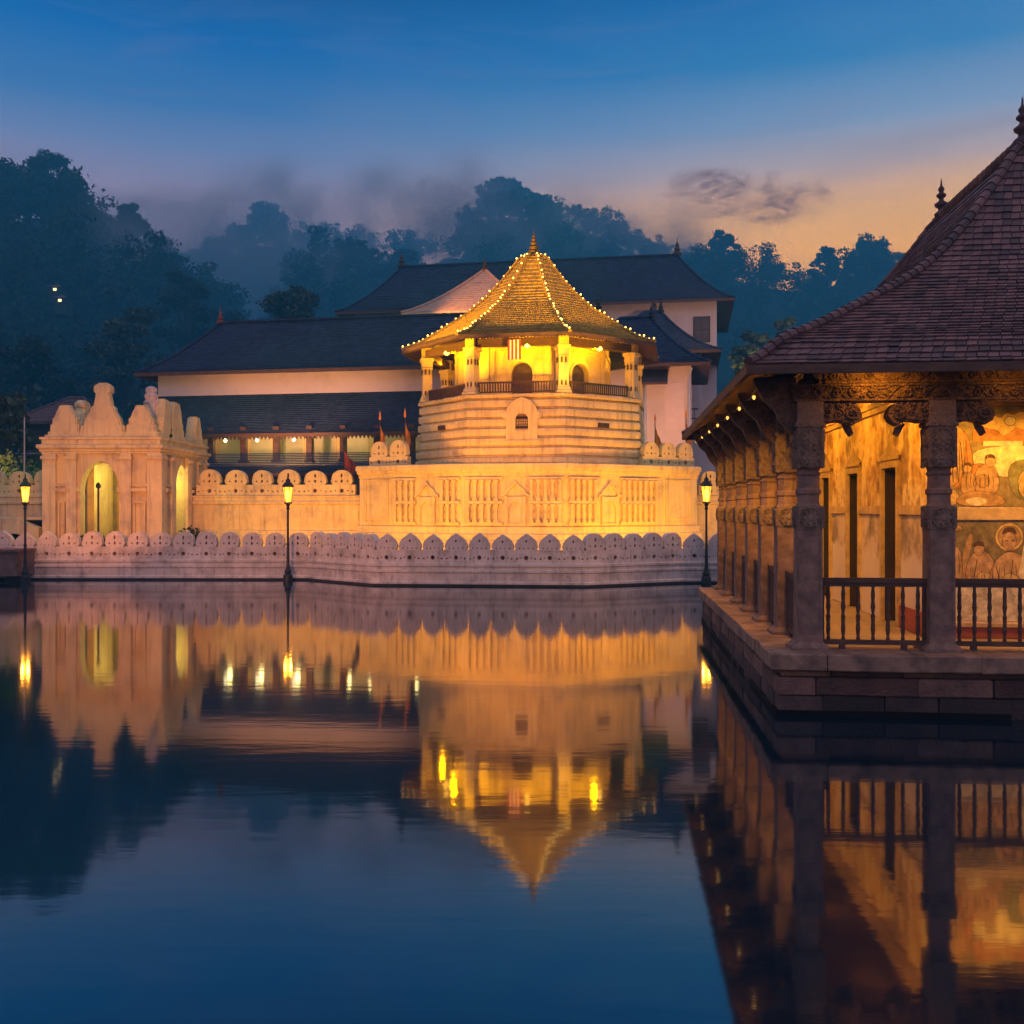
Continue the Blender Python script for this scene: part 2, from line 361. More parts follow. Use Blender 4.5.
def wall_run(parent, p0, p1, zf, zv, zt, spacing, style, mat, proto, th=.34, hole=.1, n=None):
    """frieze of pierced panels and a row of merlons on the segment p0 -> p1, front side to the right of the travel direction"""
    a = Vector(p0); b_ = Vector(p1); L_ = (b_-a).length; d = (b_-a)/L_; nrm = Vector((-d.y, d.x))
    n = n or max(1, round(L_/spacing)); w = L_/n
    mb = MB(); h = zv-zf
    for i in range(n):
        c0 = a+d*(i*w)
        holes = [circ(w/2, h*.42, hole, 8), trih(w*.06+.05, h*.36, hole*.55), trih(w*.94-.05, h*.36, hole*.55), circ(w*.27, h*.42, hole*.35, 5), circ(w*.73, h*.42, hole*.35, 5)]
        mb.panel([(0,0),(w,0),(w,h),(0,h)], holes, (c0.x,c0.y,zf), (d.x,d.y,0), (0,0,1), (nrm.x,nrm.y,0), th, .15, close=False)
    A = [(a.x,a.y,zv),(b_.x,b_.y,zv),(b_.x+nrm.x*th,b_.y+nrm.y*th,zv),(a.x+nrm.x*th,a.y+nrm.y*th,zv),(b_.x+nrm.x*th,b_.y+nrm.y*th,zf),(a.x+nrm.x*th,a.y+nrm.y*th,zf),(a.x,a.y,zf),(b_.x,b_.y,zf)]
    mb.add(A, [(0,1,2,3),(3,2,4,5),(0,3,5,6),(1,7,4,2)])
    mb.build('frieze', [mat, soot], parent, world=True)
    ang = atan2(d.y, d.x)-parent.rotation_euler.z
    inv = PM(parent).inverted()
    for i in range(n):
        c0 = a+d*((i+.5)*w)
        if proto.get('_o') is None:
            proto['_o'] = merlon_bm(style, proto['w'], zt-zv, th-.02).build('merlon', [mat, soot], parent); m = proto['_o']
        else:
            m = proto['_o'].copy(); col.objects.link(m); m.parent = parent
        m.location = inv @ Vector((c0.x+nrm.x*.01, c0.y+nrm.y*.01, zv)); m.rotation_euler = (rng.uniform(-.02,.02), rng.uniform(-.025,.025), ang+rng.uniform(-.03,.03))
        q = rng.uniform(.91, 1.04); m.scale = (rng.uniform(.93,1.04), 1, q)

lw = thing('lakeside_wall', 'long low lime-washed wall of leaf-shaped merlons with lamp niches at the water edge', 'wall', (0, 41, 0))
body = [(.16,-.4),(.16,.16),(.10,.20),(.10,.50),(.14,.55),(.14,.62),(.06,.66),(.06,.74),(.11,.78),(.11,.86),(.0,.90),(-.34,.90),(-.34,-.4)]
MB().sweep(wallpath, body).build('wall_body', whiteold, lw, world=True)
MB().sweep(wallpath, [(.20,-.4),(.20,.07),(.1,.10),(.1,-.4)]).build('waterline_footing', mortar, lw, world=True)
po = dict(w=.86); pr = dict(w=.90)
segs = [((-36,43.3),(-19.6,43.12),'ogive'), ((-19.6,43.12),(-8.72,43.0),'round'), ((-8.72,43.0),(-5.45,39.8),'round'), ((-5.45,39.8),(2.86,39.0),'ogive'), ((2.86,39.0),(7.0,41.1),'round'), ((7.0,41.1),(16,41.24),'ogive')]
for p, q, st in segs:
    wall_run(lw, p, q, .90, 1.42, 2.06, .95, st, whiteold, po if st == 'ogive' else pr, th=.32, hole=.09)

# upper terrace wall beside the gatehouse
tw = thing('terrace_wall', 'cream wall with six round pierced merlons between the gatehouse and the golden tower', 'wall', (-12, 50.7, .8))
upbody = [(.22,.6),(.22,1.7),(.12,1.78),(.12,1.95),(.02,2.0),(.02,3.25),(.12,3.32),(.12,3.42),(.05,3.48),(.05,3.62),(.1,3.66),(.1,3.72),(.0,3.76),(-.4,3.76),(-.4,.6)]
MB().sweep([(-16.4,51.0),(-7.5,50.3)], upbody).build('wall_body', white, tw, world=True)
pu = dict(w=1.12)
wall_run(tw, (-16.1,50.98), (-7.9,50.33), 3.76, 4.28, 5.05, 1.27, 'round', white, pu, th=.36, hole=.11)
rl = MB()   # faint relief panels along its face
dd = (Vector((-7.5,50.3))-Vector((-16.4,51.0))).normalized()
for i in range(9):
    p = Vector((-16.4,51.0))+dd*(.7+.94*i); o3 = Vector((p.x,p.y,2.25))
    rl.prism([(0,0),(.6,0),(.6,.06),(0,.06)], o3, (dd.x,dd.y,0), (0,0,1), (dd.y,-dd.x,0), .05)
    rl.prism([(.1,.2),(.5,.2),(.5,.65),(.3,.8),(.1,.65)], o3, (dd.x,dd.y,0), (0,0,1), (dd.y,-dd.x,0), .05)
rl.build('relief_panel', white, tw, world=True)
tw2 = thing('terrace_wall', 'lamplit orange wall with round merlons left of the gatehouse behind the lamp', 'wall', (-30, 51, .8))
MB().sweep([(-40,51.5),(-22.0,51.2)], upbody).build('wall_body', white, tw2, world=True)
pu2 = dict(w=1.12); wall_run(tw2, (-34.8,51.4), (-22.1,51.2), 3.76, 4.28, 5.05, 1.27, 'round', white, pu2, th=.36, hole=.11)
tw3 = thing('terrace_wall', 'golden floodlit wall end with merlons seen just past the far pavilion columns', 'wall', (12, 51, .8))
MB().sweep([(9.3,51.4),(24,52.5)], upbody).build('wall_body', white, tw3, world=True)
pu3 = dict(w=1.12); wall_run(tw3, (9.6,51.42), (15.9,51.9), 3.76, 4.28, 5.05, 1.27, 'round', white, pu3, th=.36, hole=.11)

# ------------------------------------------------------------------ gatehouse
gx0, gx1, gy0, gy1 = -21.7, -16.45, 46.5, 53.4
gh = thing('gatehouse', 'white gatehouse with lit arches and ogee gables along its roofline', 'gatehouse', ((gx0+gx1)/2, (gy0+gy1)/2, .8))
gw, gd = gx1-gx0, gy1-gy0
mb = MB()
def gwall(o, u, n, L_, arches):
    mb.panel([(0,0),(L_,0),(L_,5.25),(0,5.25)], [archpts(*a) for a in arches], o, u, (0,0,1), n, .5, .5, hm=0, close=False)
def gwall_open(o, u, n, L_, arch, zt=5.25, th=.55):
    o, u, n = Vector(o), Vector(u), Vector(n)
    h = archpts(*arch); outl = [(0,0),(L_,0),(L_,zt),(0,zt)]
    # the arch starts on the ground: one outline with a notch
    a0, a1 = h[0], h[1]; arc = h[2:]
    poly = [(0,0), a0]+list(reversed(arc))+[a1, (L_,0),(L_,zt),(0,zt)]
    mb.prism(poly, o, u, (0,0,1), n, th)
gwall_open((gx0,gy0,.8), (1,0,0), (0,1,0), gw, (2.52,0,1.80,3.15,1.35,14,.12))
gwall_open((gx1,gy0+.55,.8), (0,1,0), (-1,0,0), gd-1.1, (2.75,0,1.7,3.15,1.3,14,.12))
gwall_open((gx1,gy1,.8), (-1,0,0), (0,-1,0), gw, (2.78,0,1.80,3.15,1.35,14,.12))
gwall_open((gx0,gy1-.55,.8), (0,-1,0), (1,0,0), gd-1.1, (2.75,0,1.7,3.15,1.3,14,.12))
mb.box(gx0+.55,gx1-.55,gy0+.55,gy1-.55,5.2,5.5)
# an inner vaulted passage wall that the arch looks through
mb.box(gx0+1.0,gx0+1.35,gy0+2.2,gy1-2.4,.8,5.2); mb.box(gx1-2.1,gx1-1.75,gy0+3.6,gy1-2.0,.8,5.2)
mb.build('wall', white, gh, world=True)
fl = MB(); loop = [(gx0,gy0),(gx1,gy0),(gx1,gy1),(gx0,gy1)]
fl.sweep(loop, [(.0,5.6),(.14,5.62),(.14,5.70),(.20,5.72),(.20,5.80),(.30,5.88),(.30,6.02),(.12,6.06),(.12,6.26),(.20,6.28),(.20,6.38),(.02,6.40),(.02,6.5),(-.5,6.5)], closed=True)
fl.sweep(loop, [(.004,3.12),(.08,3.14),(.12,3.22),(.12,3.34),(.06,3.40),(.004,3.42)], closed=True) if False else None
fl.build('cornice', white, gh, world=True)
pl = MB()
def pil(x0, x1, z0, z1, d=.10):
    d *= 1.9; pl.box(gx0+x0, gx0+x1, gy0-d, gy0+.01, z0, z1)
def pils(y0, y1, z0, z1, d=.10):
    d *= 1.9; pl.box(gx1-.01, gx1+d, gy0+y0, gy0+y1, z0, z1)
for x0, x1 in ((-.06,.55),(1.05,1.50),(3.54,4.05),(4.80,5.48)):
    pil(x0,x1,.8,5.62); pil(x0-.05,x1+.05,5.35,5.5,.15); pil(x0-.05,x1+.05,.8,1.1,.15)
for x0, x1 in ((.55,1.05),(4.05,4.80)):
    pil(x0,x1,3.86,4.02,.14); pil(x0,x1,4.12,4.20,.08); pil(x0+.10,x0+.16,1.1,3.4,.07); pil(x1-.16,x1-.10,1.1,3.4,.07); pil(x0+.16,x1-.16,3.32,3.4,.07)
for x0, x1 in ((1.50,1.63),(3.41,3.54)): pil(x0,x1,3.85,4.05,.14)
for y0, y1 in ((0.0,.5),(1.35,1.9),(3.7,4.3),(5.4,6.0),(6.5,6.9)):
    pils(y0,y1,.8,5.62); pils(y0-.05 if y0 > .1 else y0,y1+.05,5.35,5.5,.15)
for y0, y1 in ((.5,1.35),(4.3,5.4)): pils(y0,y1,3.86,4.02,.14); pils(y0,y1,4.12,4.20,.08)
pl.build('pilaster', white, gh, world=True)
def gable(cx, cy, z, w, h, th, ax, kind, name='gable'):
    # ogee gable outline; kind 'tall' has a moulded neck and round cap
    if kind == 'tall': half = [(w/2,0),(w/2,.10),(w*.45,.16),(w*.43,.42),(w*.37,.46),(w*.35,.72),(w*.27,1.0),(w*.25,1.04),(w*.24,1.22),(w*.18,1.34),(w*.14,h*.76),(w*.13,h*.82),(w*.175,h*.85),(w*.175,h*.93),(w*.14,h*.96),(w*.07,h)]
    else: half = [(w/2,0),(w/2,.14),(w*.43,.16),(w*.42,.46),(w*.36,.50),(w*.36,.74),(w*.31,.78),(w*.24,h*.78),(w*.17,h*.92),(w*.15,h*.99),(w*.05,h)]
    poly = half+[(-x,y) for x, y in reversed(half)]
    u = (1,0,0) if ax == 'x' else (0,1,0); n = (0,1,0) if ax == 'x' else (-1,0,0)
    g_ = MB().prism(poly, (cx,cy,z), u, (0,0,1), n, th)
    # moulded back rim, slightly larger and set behind the face
    rim = [(x*1.09, y*1.035+.0) for x, y in half]; rim = rim+[(-x,y) for x, y in reversed(rim)]
    nv = Vector(n); g_.prism(rim, Vector((cx,cy,z))+nv*.10, u, (0,0,1), n, th-.2)
    return g_.build(name, white, gh, world=True)
gable(gx0+2.62, gy0+.02, 6.5, 2.15, 2.35, .5, 'x', 'tall')
gable((gx0+gx1)/2, gy1-.52, 6.5, 2.15, 2.35, .5, 'x', 'tall')
gable(gx0+.85, gy0+.02, 6.5, 1.45, 1.35, .5, 'x', 'low')
gable(gx1-.85, gy0+.02, 6.5, 1.45, 1.35, .5, 'x', 'low')
gable(gx1-.02, (gy0+gy1)/2-.7, 6.5, 2.3, 1.75, .5, 'y', 'low')
gable(gx0+.5, (gy0+gy1)/2, 6.5, 2.1, 1.9, .5, 'y', 'tall')
gable(gx1-.02, gy0+1.3, 6.5, 1.4, 1.75, .5, 'y', 'low')
gable(gx1-.02, gy1-.85, 6.5, 1.4, 1.35, .5, 'y', 'low')
fg = MB().lathe([(.36,8.05),(.40,8.12),(.26,8.2),(.3,8.32),(.34,8.45),(.24,8.56),(.28,8.66),(.26,8.8),(.10,8.9)], gx1-.75, gy0+1.2, 10)
fg.tube([(gx1-.5,gy0+1.1,8.2),(gx1-.2,gy0+1.2,7.9),(gx1-.15,gy0+1.6,7.6)], [.18,.14,.1], 6)
fg.lathe([(.5,6.45),(.46,7.2),(.36,7.8),(.36,8.06)], gx1-.75, gy0+1.2, 8)
fg.build('scroll_finial', whiteold, gh, world=True)
lamp('gate_lamp', ((gx0+gx1)/2+.4, gy0+2.5, 4.6), 170, (1,.80,.24), rad=.25, parent=gh)
lamp('gate_lamp', (gx1-.9, gy0+3.2, 4.4), 64, (1,.80,.24), rad=.2, parent=gh)
# dark bushes at the foot of the gate
def leafcloud(mbv, c, rad, n, size, rg):
    """n small leaf cards spread through an ellipsoid"""
    for _ in range(n):
        while True:
            p = Vector((rg.uniform(-1,1), rg.uniform(-1,1), rg.uniform(-1,1)))
            if .25 < p.length < 1: break
        q = Vector((c[0]+p.x*rad[0], c[1]+p.y*rad[1], c[2]+p.z*rad[2]))
        a = Vector((rg.gauss(0,1), rg.gauss(0,1), rg.gauss(0,1))).normalized(); b2 = a.orthogonal().normalized()
        s_ = size*rg.uniform(.6,1.3); a = a*s_; b2 = b2*s_*.6
        mbv.add([q-a, q+b2, q+a, q-b2], [(0,1,2,3)])
def shrub(loc, w, h, label, mat, n=260, size=.09, group=None):
    r_ = thing('shrub', label, 'shrub', loc, 0, group)
    f = MB(); rg = random.Random(hash(label) % 1000 if False else int(abs(loc[0]*37+loc[1]*11)))
    for i in range(5): leafcloud(f, (rg.uniform(-.3,.3)*w, rg.uniform(-.2,.2)*w, h*rg.uniform(.45,.75)), (w*.32, w*.3, h*.3), n//5, size, rg)
    f.build('foliage', mat, r_)
    s_ = MB()
    for i in range(5): s_.tube([(0,0,0),(rg.uniform(-.2,.2)*w,rg.uniform(-.2,.2)*w,h*.6)], [.03,.012], 5)
    s_.build('stem', bark, r_)
    return r_
shrub((-19.05,45.6,.8), 1.7, 1.15, 'dark low shrub in front of the gatehouse front arch', leafmat)
shrub((-15.7,48.7,.8), 1.5, 1.45, 'dark shrub beside the side arch of the gatehouse', leafmat)
pp = thing('lamp_post', 'thin dark pole standing inside the lit front arch of the gatehouse', 'post', (-19.4,46.9,.8))
MB().tube([(0,0,0),(0,0,3.2)], .05, 8).lathe([(.12,0),(.12,.1),(.05,.2)], seg=8).build('pole', iron, pp)
MB().lathe([(.05,3.2),(.13,3.28),(.10,3.42),(.02,3.5)], seg=8).build('lamp_head', iron, pp)

# ------------------------------------------------------------------ octagonal shrine tower on its bastion
TC = (1.15, 52.6); TR = R(-10); PH = R(-90-22.5)
tower = thing('shrine_tower', 'floodlit octagonal shrine tower with fairy-lit conical roof on a carved golden bastion', 'tower', (TC[0],TC[1],.8), TR)
TM = PM(tower)
def TW(x, y, z): return TM @ Vector((x, y, z-.8))
pod = [(-8.2,56.5),(-7.6,49.9),(-2.30,47.12),(2.45,46.28),(9.34,50.5),(9.9,56.5)]
mb = MB()
mb.sweep(pod, [(.30,.6),(.30,1.55),(.22,1.62),(.22,1.85),(.12,1.92),(.12,2.2),(.0,2.26),(.0,4.55),(.05,4.58),(.05,4.72),(.14,4.80),(.14,4.9),(.20,4.95),(.20,5.16),(.05,5.20),(-.5,5.2)])
tri = tessellate_polygon([[Vector((x,y,0)) for x, y in pod]]); mb.add([(x,y,5.17) for x, y in pod], [tuple(q) for q in tri])
mb.build('podium', white, tower, world=True)
# carved relief on the three front faces: two tiers of little pillars, niches with gables
def face_relief(p0, p1, s0, s1, niche, frame=None):
    rels = [MB(), MB()]; nich = MB()
    a = Vector(p0); b_ = Vector(p1); d = (b_-a).normalized(); nr = Vector((d.y,-d.x))
    u = Vector((d.x,d.y,0)); n = Vector((nr.x,nr.y,0))
    def bar(s_, z0, z1, w, dep): rels[0 if s_ < niche else 1].prism([(-w/2,0),(w/2,0),(w/2,z1-z0),(-w/2,z1-z0)], (a.x+d.x*s_, a.y+d.y*s_, z0), u, (0,0,1), n, dep)
    s_ = s0
    while s_ < s1:
        if abs(s_-niche) > .66:
            for z0, z1 in ((2.42,3.28),(3.44,4.42)):
                bar(s_, z0, z1, .12, .16); bar(s_, z0, z0+.12, .20, .20); bar(s_, z1-.13, z1, .20, .20); bar(s_, z0+.5*(z1-z0)-.04, z0+.5*(z1-z0)+.04, .17, .19)
        s_ += .335
    for z0, z1 in ((2.30,2.42),(3.29,3.43),(4.43,4.54)):
        for q0, q1 in ((s0-.15, niche-.6),(niche+.6, s1+.1)):
            if q1 > q0: bar((q0+q1)/2, z0, z1, q1-q0, .14)
    # niche
    P = lambda sx, z: (a.x+d.x*sx, a.y+d.y*sx, z)
    nich.panel([(-.5,0),(.5,0),(.5,1.3),(-.5,1.3)], [archpts(0,.06,.66,.7,.4,10,.5)], P(niche,2.32)+Vector((0,0,0)) if False else Vector(P(niche,2.32))+n*.10, u, (0,0,1), -n, .10, .09, hm=0)
    for sg in (-1,1):
        nich.prism([(sg*.68,1.28),(sg*.68,1.38),(sg*.52,1.46),(sg*.40,1.66),(sg*.20,1.80),(0,2.05),(0,1.92),(sg*.17,1.70),(sg*.31,1.58),(sg*.44,1.40)], Vector(P(niche,2.32)), u, (0,0,1), n, .13)
        nich.prism([(sg*.43-.05,0),(sg*.43+.05,0),(sg*.43+.05,1.36),(sg*.43-.05,1.36)], Vector(P(niche,2.30)), u, (0,0,1), n, .13)
    if frame:
        f0, f1 = frame
        for q0, q1, z0, z1 in ((f0,f0+.08,2.35,4.5),(f1-.08,f1,2.35,4.5)): bar((q0+q1)/2, z0, z1, q1-q0, .08)
        for z0, z1 in ((2.35,2.43),(4.42,4.5),(2.55,2.62)): bar((f0+f1)/2, z0, z1, f1-f0-.16, .06)
    for rel in rels:
        if rel.v: rel.build('pillar_relief', white, tower, world=True)
    nich.build('niche_relief', white, tower, world=True)
L1 = (Vector(pod[2])-Vector(pod[1])).length; L3 = (Vector(pod[4])-Vector(pod[3])).length
face_relief(pod[1], pod[2], 2.2, L1-.25, L1-2.0, (.35,1.75))
face_relief(pod[2], pod[3], .25, 4.7, 2.5)
face_relief(pod[3], pod[4], .3, 5.4, 2.55, (6.0,7.6))
# low merlon runs on the bastion shoulders
pm = dict(w=1.02)
def sub(p0, p1, t0, t1, inset=.12):
    a = Vector(p0); b_ = Vector(p1); d = (b_-a).normalized(); nr = Vector((-d.y,d.x))
    q0 = a+d*t0+nr*inset; q1 = a+d*t1+nr*inset; return (q0.x,q0.y), (q1.x,q1.y)
q0, q1 = sub(pod[1], pod[2], .5, 2.75); wall_run(tower, q0, q1, 5.2, 5.62, 6.42, 1.15, 'round', white, pm, th=.34, hole=.11, n=2)
q0, q1 = sub(pod[3], pod[4], 4.7, 8.0); wall_run(tower, q0, q1, 5.2, 5.62, 6.42, 1.3, 'round', white, pm, th=.34, hole=.11, n=3)
# banded drum
prof = []; zb = 5.15; nb = 7; H = 8.32-5.15
for i in range(nb):
    z0 = zb+H*i/nb; r0 = 6.20-.24*i/nb; h = H/nb
    prof += [(r0+.03, z0), (r0+.06, z0+h*.40), (r0+.05, z0+h*.68), (r0-.02, z0+h*.76), (r0-.13, z0+h*.78), (r0-.13, z0+h*.95)]
prof += [(6.08,8.32),(6.12,8.36),(6.12,8.46),(5.9,8.5),(0.1,8.5)]
prof = [(r_, z-.8) for r_, z in prof]
MB().lathe(prof, seg=8, ph=PH).build('banded_drum', white, tower)
FA = cos(pi/8)
wf = thing if False else None
win = MB(); ya = -6.02*FA
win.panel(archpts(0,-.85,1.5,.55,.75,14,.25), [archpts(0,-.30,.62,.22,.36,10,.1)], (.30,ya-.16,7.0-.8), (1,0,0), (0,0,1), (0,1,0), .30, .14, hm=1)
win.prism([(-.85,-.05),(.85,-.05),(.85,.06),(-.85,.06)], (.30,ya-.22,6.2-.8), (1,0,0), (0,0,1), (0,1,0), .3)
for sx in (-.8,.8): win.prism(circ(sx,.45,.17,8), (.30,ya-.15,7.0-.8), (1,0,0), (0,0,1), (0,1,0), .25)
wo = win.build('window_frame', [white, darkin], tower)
gr = MB()
for i in range(-3,4): gr.box(.30+i*.085-.014,.30+i*.085+.014,ya-.12,ya-.09,5.92,6.72)
for i in range(6): gr.box(.0,.6,ya-.125,ya-.085,5.98+i*.12,6.0+i*.12)
gr.build('window_grille', wood, wo)
for ang, in ((R(-135),),(R(-45),)):
    nx, ny = cos(ang), sin(ang); u = Vector((-ny,nx,0)); o = Vector((nx*6.05*FA, ny*6.05*FA, 6.25))
    v = MB().prism([(-.36,-.10),(.36,-.10),(.36,.12),(-.36,.12)], o+Vector((nx,ny,0))*.02, u, (0,0,1), (nx,ny,0), .05)
    for k in range(5): v.prism([(-.32,-.08+k*.04),(.32,-.08+k*.04),(.32,-.06+k*.04),(-.32,-.06+k*.04)], o+Vector((nx,ny,0))*.07, u, (0,0,1), (nx,ny,0), .02)
    v.build('vent', wood, tower)
# balcony: columns, railing, inner shrine with arched doors
cp = [(.36,7.70),(.36,7.80),(.31,7.86),(.31,7.95),(.27,8.0),(.25,8.1),(.235,9.1),(.215,9.35),(.26,9.40),(.26,9.46),(.22,9.5)]
cmesh = None
for k in range(8):
    a = PH+2*pi*k/8; x, y = 5.66*cos(a), 5.66*sin(a)
    if cmesh is None:
        c = MB()
        for (a0, z0), (a1, z1) in zip(cp[:-1], cp[1:]): 
            if z1 > z0: c.frus(0,0,z0,z1,a0,a1)
        for sx in (-.09,.09):     # slots of the carved lower and upper panels
            pass
        c.box(-.27,.27,-.27,.27,9.5,9.78); c.box(-.33,.33,-.33,.33,9.78,9.96); c.box(-.25,.25,-.25,.25,9.96,10.5)
        for z0, hh in ((8.06,.26),(9.12,.34)):
            for rr in range(4):
                ca, sa = cos(rr*pi/2), sin(rr*pi/2); n_ = Vector((sa,-ca,0)); u_ = Vector((ca,sa,0))
                for sx in (-.1,.1): c.prism([(sx-.045,0),(sx+.045,0),(sx+.045,hh*.7),(sx,hh),(sx-.045,hh*.7)], n_*.225+Vector((0,0,z0)), u_, (0,0,1), n_, .035, 1)
        cmesh = co = c.build('column', [white, wood], tower)
    else:
        co = cmesh.copy(); col.objects.link(co); co.parent = tower
    co.location = (x, y, 0); co.rotation_euler = (0,0,a+pi/2)
ring = lambda r_: [(r_*cos(PH+2*pi*k/8), r_*sin(PH+2*pi*k/8)) for k in range(8)]
be = MB().sweep(ring(5.66), [(.2,9.98),(.2,10.34),(-.2,10.34),(-.2,9.98),(.2,9.98)], closed=True); be.build('eave_beam', wood, tower)
for k in range(8):
    a0 = PH+2*pi*k/8; a1 = a0+pi/4; p0 = Vector((5.7*cos(a0),5.7*sin(a0))); p1 = Vector((5.7*cos(a1),5.7*sin(a1)))
    d = (p1-p0).normalized(); L_ = (p1-p0).length; rb = MB(); n_ = Vector((-d.y,d.x))
    def bar(s0, s1, z0, z1, w): rb.prism([(s0,z0),(s1,z0),(s1,z1),(s0,z1)], (p0.x-n_.x*w/2,p0.y-n_.y*w/2,0), (d.x,d.y,0), (0,0,1), (n_.x,n_.y,0), w)
    bar(.3,L_-.3,8.22,8.30,.09); bar(.3,L_-.3,7.78,7.84,.07)
    s_ = .36
    while s_ < L_-.33: bar(s_-.028,s_+.028,7.84,8.22,.05); s_ += .13
    rb.build('railing', wood, tower)
core = MB()
for k in range(8):
    a0 = PH+2*pi*k/8; a1 = a0+pi/4; p0 = Vector((4.15*cos(a0),4.15*sin(a0))); p1 = Vector((4.15*cos(a1),4.15*sin(a1)))
    d = (p1-p0).normalized(); L_ = (p1-p0).length; n_ = Vector((-d.y,d.x))
    core.panel([(0,0),(L_,0),(L_,3.1),(0,3.1)], [archpts(L_/2,.12,1.02,1.20,.52,12)], (p0.x,p0.y,7.7), (d.x,d.y,0), (0,0,1), (n_.x,n_.y,0), .2, .3, hm=1, close=False)
    for s_ in (.12, L_-.12): core.prism([(s_-.12,0),(s_+.12,0),(s_+.12,2.6),(s_-.12,2.6)], (p0.x,p0.y,7.7), (d.x,d.y,0), (0,0,1), (-n_.x,-n_.y,0), .06)
    core.prism([(.0,2.3),(L_,2.3),(L_,2.42),(0,2.42)], (p0.x,p0.y,7.7), (d.x,d.y,0), (0,0,1), (-n_.x,-n_.y,0), .08)
    ar = archpts(L_/2,.12,1.3,1.20,.68,12); ar2 = archpts(L_/2,.12,1.06,1.20,.54,12)
    core.prism([ar[0]]+[ar2[0]]+list(reversed(ar2[2:]))+[ar2[1],ar[1]]+ar[2:], (p0.x,p0.y,7.7), (d.x,d.y,0), (0,0,1), (-n_.x,-n_.y,0), .07)
    dr = MB().prism([(L_/2-.48,.12),(L_/2+.48,.12),(L_/2+.48,.9),(L_/2-.48,.9)], (p0.x+n_.x*.2,p0.y+n_.y*.2,7.7), (d.x,d.y,0), (0,0,1), (n_.x,n_.y,0), .05); dr.build('door', wood, tower)
core.build('inner_shrine', [white, M('shrine_door_dark',(.06,.035,.02),.7,.4)], tower)
# roof: stepped tile courses, underside boards, fringe, spire
rp = [(6.95,10.34),(6.0,10.70),(4.74,11.50),(3.47,12.36),(2.6,13.12),(1.88,13.9),(1.3,14.62),(.83,15.27),(.34,15.55)]
def rz_at(prof, r_):
    for (ra, za), (rb_, zb_) in zip(prof[:-1], prof[1:]):
        if rb_ <= r_ <= ra: q = (ra-r_)/(ra-rb_); return za+(zb_-za)*q
    return prof[-1][1]
rows = []; nr = 34
for i in range(nr):
    r0 = 6.95-(6.95-.34)*i/nr; r1 = 6.95-(6.95-.34)*(i+1)/nr
    rows += [(r0, rz_at(rp, r0)+.055), (r1+.0, rz_at(rp, r1))]
roof = MB().lathe(rows, seg=8, ph=PH, cap=False)
roof.lathe([(6.95,10.40),(6.95,10.24),(6.7,10.24),(5.0,10.9),(3.9,11.2)], seg=8, ph=PH, cap=False, mi=1)
rf = roof.build('roof', [goldtile, wood], tower)
fr = MB()
for k in range(8):
    a0 = PH+2*pi*k/8; a1 = a0+pi/4; p0 = Vector((6.95*cos(a0),6.95*sin(a0))); p1 = Vector((6.95*cos(a1),6.95*sin(a1))); d = (p1-p0).normalized(); L_ = (p1-p0).length
    nseg = 34
    for i in range(nseg):
        s_ = L_*(i+.5)/nseg; fr.prism([(s_-.055,0),(s_,-.12),(s_+.055,0)], (p0.x,p0.y,10.25), (d.x,d.y,0), (0,0,1), (-d.y,d.x,0), .03)
fr.build('eave_fringe', wood, rf)
hp = MB()
for k in range(8):
    a = PH+2*pi*k/8; hp.tube([(r_*cos(a), r_*sin(a), z+.07) for r_, z in rp], [.09]*len(rp), 6)
hp.build('hip_ridge', goldtile, rf)
MB().lathe([(.42,15.45),(.5,15.56),(.30,15.68),(.34,15.78),(.20,15.88),(.27,16.0),(.15,16.12),(.20,16.22),(.11,16.33),(.14,16.42),(.07,16.52),(.09,16.6),(.03,16.75),(.015,17.0)], seg=12).build('spire', brass, rf, smooth=False)
# fairy lights along the four visible hips, each string a thing
names = ['fairy light string along the left edge of the tower roof', 'fairy light string on the front left hip of the tower roof', 'fairy light string on the front right hip of the tower roof', 'fairy light string along the right edge of the tower roof']
bmesh_bulb = None
for k, lab in zip((7, 0, 1, 2), names):
    a = PH+2*pi*k/8; pts = []
    for i in range(len(rp)-1):
        (ra, za), (rb_, zb_) = rp[i], rp[i+1]
        for q in range(8): f = q/8; pts.append((ra+(rb_-ra)*f, za+(zb_-za)*f))
    pts.append(rp[-1])
    ls = thing('light_string', lab, 'string lights', TW(6.9*cos(a),6.9*sin(a),11.3), 0, 'fairy light strings on the tower roof')
    W3 = [TW(r_*cos(a), r_*sin(a), z+.95+.06*sin(i*1.3)) for i, (r_, z) in enumerate(pts)]
    MB().tube(W3, .012, 4).build('cable', iron, ls, world=True)
    tot = [0]
    for p, q in zip(W3[:-1], W3[1:]): tot.append(tot[-1]+(q-p).length)
    def at(s_):
        for i in range(len(tot)-1):
            if tot[i+1] >= s_: f = (s_-tot[i])/(tot[i+1]-tot[i]); return W3[i].lerp(W3[i+1], f)
        return W3[-1]
    inv = PM(ls).inverted(); nbl = 30
    for i in range(nbl):
        p = at(tot[-1]*(i+.3)/nbl)+Vector((rng.uniform(-.03,.03), rng.uniform(-.03,.03), rng.uniform(-.01,.05)))
        if bmesh_bulb is None:
            o = MB().lathe([(.010,-.045),(.034,-.022),(.046,.010),(.032,.04),(.01,.052)], seg=8).build('bulb', bulbm, ls, smooth=True); bmesh_bulb = o
        else: o = bmesh_bulb.copy(); col.objects.link(o); o.parent = ls
        o.location = inv @ p
